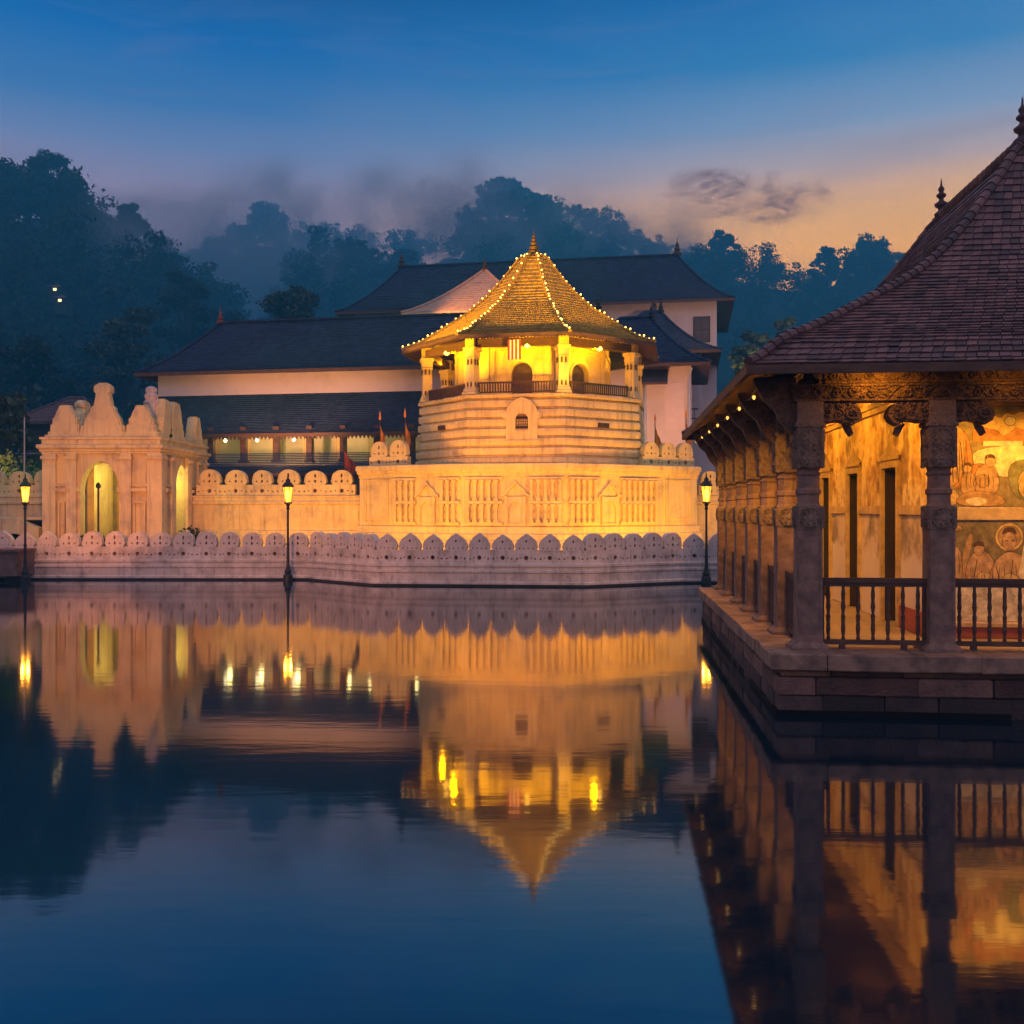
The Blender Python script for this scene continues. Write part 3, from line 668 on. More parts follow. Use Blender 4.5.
# balcony lamps under the eave
bproto = None
for k, lab in ((7.5,'round bulb lamp under the left eave of the golden tower'), (0.62,'bulb lamp under the tower eave right of the striped banner'), (2.05,'bulb lamp by the right corner column under the tower eave'), (1.5,'bulb lamp under the front right eave of the tower')):
    a = PH+2*pi*k/8; p = TW(5.35*cos(a), 5.35*sin(a), 10.78)
    bl = thing('bulb_lamp', lab, 'lamp', p, 0, 'bulb lamps under the tower eave')
    if bproto is None:
        bproto = [MB().lathe([(.02,-.12),(.11,-.08),(.14,0),(.09,.09),(.03,.12)], seg=10).build('bulb', bulbm, bl, smooth=True), MB().lathe([(.05,.12),(.05,.24),(.02,.26)], seg=8).build('socket', iron, bl)]
    else:
        for s_ in bproto: c = s_.copy(); col.objects.link(c); c.parent = bl
for k in (7.5, 0.5, 1.5, 2.5, 6.5, 4.5):
    a = PH+2*pi*k/8; lamp('eave_light', TW(4.95*cos(a), 4.95*sin(a), 10.75), 150, (1,.40,.0), rad=.08, parent=tower)
# striped banner under the eave
bn = thing('banner', 'red and white striped banner hanging from the front eave of the golden tower', 'banner', TW(.05,-6.3,10.9), TR)
bb = MB(); 
for i in range(7):
    bb.box(-.31+i*.0886,-.31+(i+1)*.0886, -.012+.012*sin(i*1.4), .012+.012*sin(i*1.4), -.92, 0, i % 2)
bb.build('cloth', [M('red_cloth',(.5,.03,.03),.8,.15), M('white_cloth',(.8,.74,.66),.8,.08)], bn)
MB().tube([(-.36,0,.02),(.36,0,.02)], .02, 6).build('rod', wood, bn)

# flags on the wall tops
flagm = M('saffron_cloth', (.85,.30,.03), .8, .2, 5); flagr = M('dark_red_cloth', (.32,.06,.03), .8, .2, 5)
fm = None
for (px, Y, z0, h, lab, mt) in ((380,50.6,5.2,2.35,'narrow orange flag above the left merlons of the golden bastion, farther from the tower','o'), (405,50.2,5.2,2.45,'orange flag on a pole beside the left side of the banded tower','o'),
        (344,51.6,4.2,2.1,'dark red drooping flag behind the cream merlon wall','r'), (655,51.2,5.2,2.3,'orange and dark flag above the right merlons beside the banded tower','o'), (686,51.8,5.2,2.6,'small orange flag at the right end of the bastion near the pavilion eave','o')):
    X = (px-512)/1000*Y
    f = thing('flag', lab, 'flag', (X,Y,z0), 0, 'flags on the temple walls')
    MB().tube([(0,0,-.2),(0,0,h)], .025, 6).build('pole', brass if mt == 'o' else iron, f)
    MB().lathe([(.03,h),(.06,h+.1),(.035,h+.3),(.0,h+.5)], seg=6, cap=False).build('spear_tip', flagm if mt == 'o' else iron, f)
    c = MB(); n = 12; vs = []; w = .34 if mt == 'o' else .75
    for i in range(n+1):
        q = i/n
        for j in range(5): s_ = j/4; vs.append((.02+s_*w*(.15+.85*sin(pi*min(1,q*.62+.05)))*(1-.35*q), .10*sin(s_*9+q*3)*s_, h-.25-1.1*q-.35*s_*(1-.6*q)))
    c.add(vs, [(i*5+j, i*5+j+1, i*5+j+6, i*5+j+5) for i in range(n) for j in range(4)])
    o = c.build('cloth', flagm if mt == 'o' else flagr, f)
    md = o.modifiers.new('thick', 'SOLIDIFY'); md.thickness = .012

# ------------------------------------------------------------------ temple halls behind
def hip_roof(L_, D, z0, z1, ra, rb_, b_, ex=1.5, nrow=24, x0=0, y0=0, lip=.05, under=.18):
    """eave rectangle x0..x0+L, y0..y0+D; ridge from (ra,b) to (rb,b); concave slope, stepped courses"""
    rg_ = random.Random(int(L_*100)); m = MB(); E = [(x0,y0),(x0+L_,y0),(x0+L_,y0+D),(x0,y0+D)]; T = [(ra,b_),(rb_,b_),(rb_,b_),(ra,b_)]
    def ringz(q, dz=0): z = z0+(z1-z0)*(.45*q+.55*q**ex if ex else q); return [(e[0]+(t_[0]-e[0])*q, e[1]+(t_[1]-e[1])*q, z+dz) for e, t_ in zip(E, T)]
    prev = None
    for i in range(nrow):
        A = ringz(i/nrow, lip); B = ringz((i+1)/nrow, 0)
        if i == 0: pb = A
        for k in range(4):
            k2 = (k+1) % 4; n_ = max(2, int((Vector(A[k2])-Vector(A[k])).length/.8))
            def row(P, q, ln):
                out = []
                for j in range(n_+1):
                    f = j/n_; p = Vector(P[k]).lerp(Vector(P[k2]), f); w_ = sin(pi*f)
                    p.z += w_*(-.05*sin(q*pi)+.035*sin(f*9+k*2)*sin(q*4+1))+(rg_.uniform(-.016,.016) if ln and 0 < j < n_ else 0); out.append(tuple(p))
                return out
            a_, b2_, c_ = row(A, i/nrow, True), row(B, (i+1)/nrow, False), row(pb, i/nrow, False)
            m.add(a_+b2_, [(j,j+1,n_+2+j,n_+1+j) for j in range(n_)])
            if i: m.add(c_+a_, [(j,j+1,n_+2+j,n_+1+j) for j in range(n_)])
        pb = B
    A = ringz(0, lip); B = [(x,y,z-under-lip) for x, y, z in A]
    m.add(A+B, [(k,(k+1) % 4,4+(k+1) % 4,4+k) for k in range(4)], 1)
    C_ = [(x+(t_[0]-x)*.35, y+(t_[1]-y)*.35, z0+(z1-z0)*.10-under) for (x,y,z), t_ in zip(A, T)]
    m.add(B+C_, [(k,(k+1) % 4,4+(k+1) % 4,4+k) for k in range(4)], 1); m.add(C_, [(0,1,2,3)], 1)
    hips = MB()
    for k in range(4):
        hips.tube([Vector(ringz(q/8)[k])+Vector((0,0,.06)) for q in range(9)], .10, 6)
    hips.tube([(ra,b_,z1+.06),(rb_,b_,z1+.06)], .13, 6)
    return m, hips
def finial(x, y, z, s=1.0): return MB().lathe([(.22*s,z),(.26*s,z+.12*s),(.12*s,z+.22*s),(.18*s,z+.36*s),(.08*s,z+.5*s),(.11*s,z+.6*s),(.03*s,z+.75*s),(.012*s,z+1.05*s)], x, y, 8)
plaster2 = wallpink
# long hall, left
lh = thing('long_hall', 'long hall with two grey tiled roof tiers above a lit arcade', 'hall', (-22.3,63,0), TR)
MB().box(0,26,0,9,5.5,11.9).build('upper_wall', plaster2, lh)
r1, h1 = hip_roof(28.6, 11.6, 11.45, 15.5, 2.0, 25.0, 4.5, 1.6, 26, -.95, -1.2)
ro = r1.build('upper_roof', [rooftile, wood], lh); h1.build('ridge_cap', rooftile, ro)
f_ = finial(2.0,4.5,15.5,1.1); f_.build('finial', M('red_finial',(.22,.05,.04),.6,.2), ro)
r2 = MB(); nrow = 22
for i in range(nrow):
    q0, q1 = i/nrow, (i+1)/nrow
    zz = lambda q: 7.45+(10.15-7.45)*(.6*q+.4*q**1.6)
    y0_, y1_ = -3.3+3.3*q0, -3.3+3.3*q1; xa0, xa1 = -1.9+1.9*q0, -1.9+1.9*q1
    r2.add([(xa0,y0_,zz(q0)+.05),(27,y0_,zz(q0)+.05),(27,y1_,zz(q1)),(xa1,y1_,zz(q1))], [(0,1,2,3)])
    r2.add([(xa0,y0_,zz(q0)+.05),(xa1,y1_,zz(q1)),(xa1,11,zz(q1)),(xa0,11,zz(q0)+.05)], [(0,1,2,3)])
    if i: r2.add([(xa0,y0_,zz(q0)),(27,y0_,zz(q0)),(27,y0_,zz(q0)+.05),(xa0,y0_,zz(q0)+.05)], [(0,1,2,3)])
r2.box(-1.9,27,-3.3,-3.12,7.28,7.48,1); r2.add([(-1.9,-3.3,7.29),(27,-3.3,7.29),(27,0,8.4),(-1.9,0,8.4)], [(0,1,2,3)], 1)
lro = r2.build('lower_roof', [rooftile, wood], lh)
vl = MB(); x = -1.8
while x < 26: vl.prism([(x,0),(x+.11,-.20),(x+.22,0)], (0,-3.28,7.29), (1,0,0), (0,0,1), (0,1,0), .04); x += .24
vl.build('valance', wood, lro)
am = M('pale_green_plaster', (.50,.50,.34), .8, .12, .7)
gb = MB().box(0,26,-.25,-.02,5.6,8.3); gb.box(0,26,-3.1,-.25,5.55,5.75)
gb.build('arcade_wall', am, lh)
bp_ = None
for i in range(13):
    if bp_ is None: o = bp_ = MB().box(-.35,.35,-.32,-.252,5.75,7.6).build('arcade_panel', white, lh)
    else: o = bp_.copy(); col.objects.link(o); o.parent = lh
    o.location = (1.9+2.05*i, 0, 0)
cpm = None
for i in range(13):
    x = .9+2.05*i
    if cpm is None:
        c = MB().box(-.17,.17,-.17,.17,5.75,7.9); c.box(-.24,.24,-.24,.24,5.75,5.95); c.box(-.26,.26,-.26,.26,7.2,7.5); cpm = c.build('column', wood, lh); o = cpm
    else: o = cpm.copy(); col.objects.link(o); o.parent = lh
    o.location = (x, -2.75, 0)
st = MB()
for i in range(12):
    q0, q1 = i/12, (i+1)/12; st.add([(-.5,-5.9+2.6*q0,5.0+1.3*q0+.04),(27,-5.9+2.6*q0,5.0+1.3*q0+.04),(27,-5.9+2.6*q1,5.0+1.3*q1),(-.5,-5.9+2.6*q1,5.0+1.3*q1)], [(0,1,2,3)])
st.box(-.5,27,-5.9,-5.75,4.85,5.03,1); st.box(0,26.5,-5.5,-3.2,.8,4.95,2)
st.build('lean_to_roof', [rooftile, wood, M('shaded_wall',(.16,.13,.11),.9,.2)], lh)  # wall below the roof has its shade put into the colour
LM = PM(lh)
pb_ = None
for px, lab in ((222,'bright hanging bulb lamp nearest the gatehouse in the long hall arcade'), (254,'hanging bulb lamp in the second lit bay of the long hall arcade'), (291,'dim hanging bulb lamp above the middle street lamp in the arcade'), (343,'bright hanging bulb lamp behind the dark red flag in the arcade')):
    s_ = (px-512)/1000; L_ = (s_*60.2+22.75)/(.985+.174*s_)
    p = LM @ Vector((L_, -2.3, 7.15))
    hl_ = thing('bulb_lamp', lab, 'lamp', p, 0, 'bulb lamps in the hall arcade')
    if pb_ is None: pb_ = [MB().lathe([(.03,-.10),(.08,-.06),(.10,0),(.07,.07),(.02,.10)], seg=10).build('bulb', bulbw, hl_, smooth=True), MB().tube([(0,0,.13),(0,0,.7)], .02, 5).build('cord', iron, hl_)]
    else:
        for s2 in pb_: c = s2.copy(); col.objects.link(c); c.parent = hl_
    lamp('arcade_light', LM @ Vector((L_, -1.7, 7.0)), 20, (1,.76,.24), rad=.15, parent=hl_)
for L_ in (14.5, 17.3, 20): lamp('arcade_light', LM @ Vector((L_,-1.6,7.2)), 14, (1,.80,.28), rad=.15, parent=lh)

# high back hall
bh = thing('temple_hall', 'tall rear hall with wide dark hipped roof and small grey window', 'hall', (-14.5,82,0), TR)
MB().box(1.3,30.7,1.3,12.7,.8,19.5).build('wall', plaster2, bh)
r_, h_ = hip_roof(32, 14, 19.2, 24.4, 3.6, 27.6, 7.0, 1.7, 26)
ro = r_.build('roof', [rooftile, wood], bh); h_.build('ridge_cap', rooftile, ro)
for x in (3.6, 27.6): finial(x,7,24.4,1.5).build('finial', brass, ro)
wn = MB().box(29.0,30.1,1.18,1.34,16.2,18.0); wo = wn.build('window', M('shutter_grey',(.10,.085,.085),.7,.2), bh)
w2 = MB()
for a in ((28.9,29.0,16.1,18.1),(30.1,30.2,16.1,18.1),(29.0,30.1,16.1,16.2),(29.0,30.1,18.0,18.1),(29.52,29.58,16.2,18.0),(29.0,29.52,17.05,17.12),(29.58,30.1,17.05,17.12)): w2.box(a[0],a[1],1.12,1.3,a[2],a[3])
w2.build('window_frame', wood, wo)
# small pale pyramid roof between the halls
ps = thing('roof_pavilion', 'small pale pink pyramid roof with gilt finial between the two dark hall roofs', 'pavilion', (-7.2+4.6,68.5,0), TR)
MB().box(-3.9,3.9,-.2,7.6,10,16.6).build('wall', plaster2, ps)
r_, h_ = hip_roof(9.8, 9.4, 16.45, 20.3, -.05, .05, 3.7, 1.6, 22, -4.9, -1.0, lip=.03)
ro = r_.build('roof', [pinktile, white], ps); h_.build('ridge_cap', pinktile, ro); finial(0,3.7,20.3,1.0).build('finial', brass, ro)
# right wing: front block and taller block behind
rw = thing('temple_wing', 'pinkish temple wing with a curved grey roof and drainpipe, right of the golden tower', 'hall', (7.6,63.6,0), TR)
MB().box(-4,3.75,.0,8,.8,12.6).build('wall', plaster2, rw)
r_, h_ = hip_roof(11.2, 9.8, 12.1, 15.9, -1.0, 1.1, 3.9, 1.9, 24, -6.3, -1.2)
ro = r_.build('roof', [rooftile, wood], rw); h_.build('ridge_cap', rooftile, ro); finial(1.1,3.9,15.9,1.0).build('finial', iron, ro)
MB().box(-.2,.55,-.5,.0,.8,12.0).build('buttress', M('cream_plaster',(.68,.58,.40),.85,.1), rw)
MB().tube([(.85,-.12,2),(.85,-.12,10.8)], .10, 8).build('drainpipe', M('galvanised_pipe',(.55,.58,.65),.4,.1,metal=.5), rw)
MB().tube([(3.6,-.12,2),(3.6,-.12,11.2),(3.75,-.5,11.9)], .09, 8).build('drainpipe', M('galvanised_pipe',(.55,.58,.65)), rw)
aw = MB(); aw.add([(.6,-1.6,10.9),(2.3,-1.6,10.9),(2.3,0,11.9),(.6,0,11.9),(.6,-1.6,10.75),(2.3,-1.6,10.75),(2.3,0,11.7),(.6,0,11.7)], [(0,1,2,3),(4,7,6,5),(0,4,5,1),(1,5,6,2),(2,6,7,3),(3,7,4,0)]); aw.build('awning', M('rust_sheet',(.07,.04,.03),.7,.3), rw)
mb = MB().box(2.1,3.3,-.06,.0,8.1,11.0); mb.build('wall_panel', M('pale_pink_panel',(.72,.60,.54),.85,.06), rw)
rw2 = thing('temple_wing', 'narrow dark temple block with loggia and upswept grey roof behind the pink wing', 'hall', (8.6,73.5,0), TR)
MB().box(-3,5.3,.0,8,.8,9.5).box(-3,4.2,.0,8,9.5,14.8).box(5.0,5.3,0,.3,9.5,14.8).box(4.2,5.3,2.2,8,9.5,14.8).build('wall', plaster2, rw2)
MB().box(4.2,5.0,.02,.08,10.3,10.4).box(4.2,5.0,.02,.08,9.6,9.7).box(4.4,4.45,.02,.07,9.7,10.3).box(4.7,4.75,.02,.07,9.7,10.3).build('railing', wood, rw2)
r_, h_ = hip_roof(12, 10.5, 14.4, 18.3, .9, 2.2, 4.3, 2.0, 24, -5.4, -1.3)
ro = r_.build('roof', [rooftile, wood], rw2); h_.build('ridge_cap', rooftile, ro); finial(2.2,4.3,18.3,1.1).build('finial', iron, ro)
rw3 = thing('side_turret', 'small dark pointed roof just behind the right edge of the golden roof', 'turret', (5.6,66.5,0), TR)
MB().box(-1.5,1.5,0,3,.8,14.2).build('wall', plaster2, rw3)
r_, h_ = hip_roof(4.6, 4.6, 13.6, 16.7, -.02, .02, 1.5, 1.9, 16, -2.3, -.8); ro = r_.build('roof', [rooftile, wood], rw3); h_.build('ridge_cap', rooftile, ro); finial(0,1.5,16.7,1.0).build('finial', iron, ro)

# ------------------------------------------------------------------ left margin: hut, canopy, flagpole, jetty
ht = thing('hut', 'small dark hut with a rusty brown hipped roof behind the gatehouse', 'hut', (-38.7,78,.8), R(-3))
MB().box(.3,5.2,.5,5,0,9.1).build('wall', M('dark_timber_wall',(.07,.05,.04),.9,.3), ht)
r_, h_ = hip_roof(6.9, 6.4, 9.0, 11.2, 2.6, 4.0, 3.0, 1.2, 14, -.7, -.8); ro = r_.build('roof', [hutroof, wood], ht); h_.build('ridge_cap', hutroof, ro)
rr = MB()
for z in (6.6,7.3): rr.tube([(-.5,-.3,z),(6.0,-.3,z)], .03, 5)
for i in range(8): rr.tube([(-.5+i*.92,-.3,5.9),(-.5+i*.92,-.3,7.4)], .025, 5)
rr.build('railing', M('pale_rail',(.35,.30,.25)), ht)
cn = thing('garden_arch', 'cream plastered arch with a dark opening behind the left street lamp', 'arch', (-23.4,46.9,.8))
mb = MB(); ar = archpts(0,0,1.5,.35,.75,10); mb.prism([(-1.8,0), ar[0]]+list(reversed(ar[2:]))+[ar[1],(1.2,0),(1.2,1.35),(.2,1.75),(-1.8,1.95)], (0,0,0), (1,0,0), (0,0,1), (0,1,0), .5)
mb.box(-1.9,1.2,.5,3,1.75,1.85); mb.build('wall', white, cn)
MB().box(-1,1,1.8,1.9,0,1.7).build('inner_wall', darkin, cn)  # near-black sheet standing in for the shade inside the arch
fp = thing('flagpole', 'bare pale flagpole rising behind the left street lamp', 'pole', (-25.6,52.5,.8))
MB().tube([(0,0,0),(0,0,7.1)], [.05,.03], 8).build('pole', M('pale_pole',(.45,.42,.40)), fp); MB().lathe([(.02,7.1),(.06,7.16),(.02,7.24)], seg=8).build('cap', brass, fp)
jt = thing('stone_jetty', 'rough stone landing beside the lamp post and low merlon wall', 'jetty', (-22.25,42.3,0))
jb = MB().box(-7,1.70,-.8,.75,.25,1.25); jb.box(-7,1.78,-.9,.76,1.25,1.36); jb.build('deck', block, jt)
lg = MB()
for x in (-4.6,-1.6,1.3): lg.box(x-.2,x+.2,-.5,0.0,-.6,.25)
lg.build('pier', mortar, jt)
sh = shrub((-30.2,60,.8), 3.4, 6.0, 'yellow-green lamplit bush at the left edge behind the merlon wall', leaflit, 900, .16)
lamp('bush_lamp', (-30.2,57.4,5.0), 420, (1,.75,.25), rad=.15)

# ------------------------------------------------------------------ street lamps
def street_lamp(loc, label):
    r_ = thing('street_lamp', label, 'street lamp', loc, 0, 'street lamps along the lakeside wall')
    MB().lathe([(.20,-.3),(.20,.12),(.13,.2),(.15,.3),(.09,.42),(.07,.6)], seg=10).build('base', iron, r_)
    MB().lathe([(.07,.5),(.055,1.4),(.075,1.45),(.05,1.5),(.045,2.9),(.08,2.95),(.05,3.05),(.10,3.12),(.06,3.16)], seg=10).build('pole', iron, r_)
    fr = MB(); gl = MB().lathe([(.05,3.28),(.09,3.4),(.10,3.56),(.08,3.7),(.03,3.76)], seg=8)
    fr.lathe([(.14,3.16),(.17,3.18),(.17,3.22),(.14,3.24)], seg=6); fr.lathe([(.215,3.86),(.24,3.88),(.235,3.92),(.20,3.92)], seg=6)
    for k in range(6): a = 2*pi*k/6; fr.tube([(.13*cos(a),.13*sin(a),3.2),(.215*cos(a),.215*sin(a),3.88)], .012, 4)
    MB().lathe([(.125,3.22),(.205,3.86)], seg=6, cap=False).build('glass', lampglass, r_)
    fr.build('lantern_frame', iron, r_); gl.build('glow_globe', lampg, r_, smooth=True)
    MB().lathe([(.26,3.9),(.19,4.02),(.10,4.10),(.11,4.16),(.04,4.24),(.015,4.42)], seg=6).build('cap', iron, r_)
    lamp('street_light', (loc[0],loc[1],loc[2]+3.55), 420, (1,.42,.05), rad=.14, parent=r_)
    return r_
L0 = street_lamp((-20.25,41.6,.1), 'lit street lamp beside the stone jetty in front of the gatehouse corner')
L2 = street_lamp((-9.5,42.4,.1), 'lit street lamp in front of the low wall left of the golden tower')
L3 = street_lamp((7.95,40.9,.1), 'lit street lamp by the far end of the pavilion platform')

# ------------------------------------------------------------------ lakeside pavilion (right foreground)
PR = R(-5.83); PO = (4.47, 15.1)
pv = thing('lakeside_pavilion', 'stone-columned open pavilion with plum tiled roof and lamplit murals standing in the lake', 'pavilion', (PO[0],PO[1],0), PR)
VM = PM(pv)
ZF = .91; CXS = [0, 1.9, 4.43, 6.96, 8.86]; CYS = [1.9*i for i in range(7)]; XE, YE = 8.86, 11.4
# platform: mortar core, individual jittered blocks, coping slabs
mb = MB().box(-.47,XE+.47,-.47,YE+.47,-.6,.67)
mb.build('platform_core', mortar, pv)
low = MB(); upm = MB(); rb2 = random.Random(3)
def rblock(x0, x1, y0, y1, z0, z1):
    j = lambda: rb2.uniform(-.012,.012)
    x0, x1, y0, y1 = x0+j(), x1+j(), y0+j(), y1+j(); e = .018
    jv = lambda P: [(p[0]+rb2.uniform(-.009,.009), p[1]+rb2.uniform(-.009,.009), p[2]+rb2.uniform(-.006,.006)) for p in P]
    bl.add(jv([(x0+e,y0+e,z0),(x1-e,y0+e,z0),(x1-e,y1-e,z0),(x0+e,y1-e,z0),(x0,y0,z0+e),(x1,y0,z0+e),(x1,y1,z0+e),(x0,y1,z0+e),(x0,y0,z1-e),(x1,y0,z1-e),(x1,y1,z1-e),(x0,y1,z1-e),(x0+e,y0+e,z1),(x1-e,y0+e,z1),(x1-e,y1-e,z1),(x0+e,y1-e,z1)]),
        [(0,3,2,1),(12,13,14,15)]+[(a*4+k,a*4+(k+1) % 4,a*4+4+(k+1) % 4,a*4+4+k) for a in range(3) for k in range(4)])
for ci, (z0, z1) in enumerate(((-.55,-.02),(-.01,.29),(.30,.555),(.565,.655))):
    off = .54 if ci < 3 else .49
    bl = low if ci < 2 else upm
    x = -off
    while x < XE+off-.05:
        w = min(rb2.uniform(.45,1.15), XE+off-x)
        if XE+off-x-w < .2: w = XE+off-x
        rblock(x+.006, x+w-.006, -off-rb2.uniform(0,.025), -off+.3, z0, z1); rblock(x+.006, x+w-.006, YE+off-.3, YE+off+.01, z0, z1); x += w
    y = -off+.3
    while y < YE+off-.3-.05:
        w = min(rb2.uniform(.45,1.15), YE+off-.3-y)
        if YE+off-.3-y-w < .2: w = YE+off-.3-y
        rblock(-off-rb2.uniform(0,.025), -off+.3, y+.006, y+w-.006, z0, z1); rblock(XE+off-.3, XE+off+.01, y+.006, y+w-.006, z0, z1); y += w
upm.build('masonry', block, pv); low.build('stained_masonry', M('algae_stained_block', (.075,.048,.036), .85, .5, 3, 1.0, 16, dirt=(.012,.012,.010), damt=.8, dscale=2.2, bdist=.04, c2=(.13,.08,.06), island=True), pv)
MB().box(-.563,XE+.563,-.563,YE+.563,-.6,.085).build('wet_footing', M('wet_black_stone', (.010,.009,.008), .9, .3, spec=.1), pv)
cs = MB(); bl = cs
def run(a0, a1): 
    out = []; x = a0
    while x < a1-.01:
        w = rb2.uniform(.7,1.25); w = a1-x if a1-x-w < .45 else w; out.append((x, x+w)); x += w
    return out
for a, b_ in run(-.64, XE+.64): rblock(a+.005,b_-.005,-.64,.22,.665,ZF); rblock(a+.005,b_-.005,YE-.2,YE+.64,.665,ZF)
for a, b_ in run(.225, YE-.205): rblock(-.64,.22,a+.005,b_-.005,.665,ZF); rblock(XE-.22,XE+.64,a+.005,b_-.005,.665,ZF)
cs.build('coping', slab, pv)
MB().box(.2,XE-.2,.2,YE-.2,.6,ZF-.012).build('floor', M('veranda_floor',(.34,.25,.16),.45,.25,2,.2,10), pv)
# columns
def column_parts(parent):
    s_ = MB(); s_.frus(0,0,ZF,ZF+.05,.285,.285); s_.frus(0,0,ZF+.05,ZF+.11,.265,.20)
    s_.frus(0,0,ZF+.11,2.72,.185,.18)
    for e in (-1,1):
        for f in (-1,1): s_.box(e*.155-.018,e*.155+.018,f*.172-.022,f*.172+.022,1.2,2.6)
    s_.lathe([(.185,3.06),(.165,3.10),(.165,3.22),(.19,3.25),(.19,3.30),(.162,3.33),(.16,3.5),(.185,3.54),(.16,3.58),(.18,3.64)], seg=8, ph=pi/8)
    sh_ = s_.build('shaft', stone, parent)
    k = MB(); k1 = MB(); k1.frus(0,0,2.72,3.06,.19,.19); k.frus(0,0,3.64,4.24,.19,.19); k.frus(0,0,4.24,4.30,.22,.22); k.frus(0,0,4.30,4.62,.19,.19)
    k2 = k
    for zc in (2.89, 3.78, 4.06):
        k = k1 if zc < 3 else k2
        for r_ in range(4):
            n_ = Vector((sin(r_*pi/2),-cos(r_*pi/2),0)); u_ = Vector((cos(r_*pi/2),sin(r_*pi/2),0)); o = n_*.188+Vector((0,0,zc))
            k.prism(circ(0,0,.125,12), o, u_, (0,0,1), n_, .018); k.prism(circ(0,0,.09,12), o, u_, (0,0,1), n_, .034); k.prism(circ(0,0,.045,8), o, u_, (0,0,1), n_, .05)
            k.tube([o+n_*.02+u_*(.145*cos(a_))+Vector((0,0,.145*sin(a_))) for a_ in [2*pi*t_/16 for t_ in range(17)]], .013, 5)
            for j in range(8): a = j*pi/4; k.prism(circ(.105*cos(a),.105*sin(a),.026,5), o, u_, (0,0,1), n_, .035)
            for e in (-1,1): k.prism([(e*.17-.012,-.15),(e*.17+.012,-.15),(e*.17+.012,.15),(e*.17-.012,.15)], o, u_, (0,0,1), n_, .02)
    k1.build('carved_block', stonecarved, sh_); k2.build('carved_capital', stonecarved, sh_)
    return sh_
def spiral(m, o, u, n, cx, cz, r, turns=1.6, th=.016, sg=1):
    P = []
    for i in range(15):
        f = i/14; a = sg*2*pi*turns*f+pi/2; q = r*(1-.88*f); P.append(Vector(o)+Vector(u)*(cx+q*cos(a))+Vector((0,0,1))*(cz+q*sin(a))+Vector(n)*(th*.5))
    m.tube(P, [th]*14+[th*1.7], 5)
def bracket_bm(sx, sy):
    """scrolled pekada bracket reaching out along one direction"""
    prof_ = [(.19,.0),(.30,.0),(.42,.03),(.55,.0),(.62,-.04),(.72,.02),(.76,.10),(.74,.20),(.68,.27),(.60,.30),(.19,.30)]
    m = MB(); u = Vector((sx,sy,0)); n_ = Vector((-sy,sx,0))
    m.prism(prof_, Vector((0,0,4.30))-n_*.14, u, (0,0,1), n_, .28)
    for sd in (-1,1):
        o = Vector((0,0,4.30))+n_*(.14*sd)
        for cx, cz, r_, sg in ((.62,.14,.115,1),(.42,.12,.085,-1),(.26,.17,.085,1),(.44,.245,.045,1),(.29,.055,.04,-1)): spiral(m, o, u, n_*sd, cx, cz, r_, 1.6, .019, sg)
        for i in range(5): m.prism(circ(.22+.09*i,.275,.024,5), o, u, (0,0,1), n_*sd, .025)
        m.prism([(.20,.02),(.5,.05),(.52,.075),(.2,.05)], o, u, (0,0,1), n_*sd, .025)
    m.prism([(.50,-.0),(.62,-.06),(.66,-.16),(.60,-.2),(.54,-.10)], Vector((0,0,4.30))-n_*.05, u, (0,0,1), n_, .10)
    return m
first = None; br = {}
PC = [(x, 0) for x in CXS]+[(x, YE) for x in CXS]+[(0, y) for y in CYS[1:-1]]+[(XE, y) for y in CYS[1:-1]]
for x, y in PC:
    ct = bpy.data.objects.new('column', None) if False else None
    if first is None: o = first = column_parts(pv)
    else:
        o = first.copy(); col.objects.link(o); o.parent = pv
        for ch in first.children: c = ch.copy(); col.objects.link(c); c.parent = o
    o.location = (x, y, 0); o.rotation_euler = (0,0,0)
    dirs = []
    if y in (0, YE):
        if x > 0: dirs.append((-1,0))
        if x < XE: dirs.append((1,0))
    if x in (0, XE):
        if y > 0: dirs.append((0,-1))
        if y < YE: dirs.append((0,1))
    for d in dirs:
        if d not in br: br[d] = bracket_bm(*d).build('bracket', carved, pv); c = br[d]
        else: c = br[d].copy(); col.objects.link(c); c.parent = pv
        c.location = (x, y, 0)
# lintels and the carved plank above
def carved_beam(o, u, n, L_, z0, z1, th, name='lintel', motif=.11):
    m = MB(); o, u, n = Vector(o), Vector(u), Vector(n)
    m.prism([(0,z0),(L_,z0),(L_,z1),(0,z1)], o-n*(th/2), u, (0,0,1), n, th)
    for sd in (-1,1):
        q = o+n*(th/2*sd)
        for a, b_ in ((z0+.005,z0+.035),(z1-.035,z1-.005)): m.prism([(0,a),(L_,a),(L_,b_),(0,b_)], q, u, (0,0,1), n*sd, .025)
        h = z1-z0; k = int(L_/(h*.95)); w_ = L_/k
        for i in range(k):      # a running vine: alternate scrolls joined by a stem, with buds
            s_ = (i+.5)*w_; sg = 1 if i % 2 else -1
            spiral(m, q, u, n*sd, s_, (z0+z1)/2+sg*h*.02, h*.30, 1.5, .022, sg)
            m.tube([q+u*(s_-w_*.5)+Vector((0,0,(z0+z1)/2-sg*h*.27))+n*sd*.008, q+u*(s_-w_*.1)+Vector((0,0,(z0+z1)/2-sg*h*.36))+n*sd*.012, q+u*(s_+w_*.5)+Vector((0,0,(z0+z1)/2+sg*h*.27))+n*sd*.008], .013, 4)
            m.prism(circ(s_+w_*.42,(z0+z1)/2-sg*h*.22,.02,6), q, u, (0,0,1), n*sd, .03); m.prism(circ(s_-w_*.40,(z0+z1)/2+sg*h*.24,.018,5), q, u, (0,0,1), n*sd, .028)
    return m.build(name, carved, pv)
for y in (0, YE): carved_beam((-.25,y,0), (1,0,0), (0,1,0), XE+.5, 4.62, 4.88, .32)
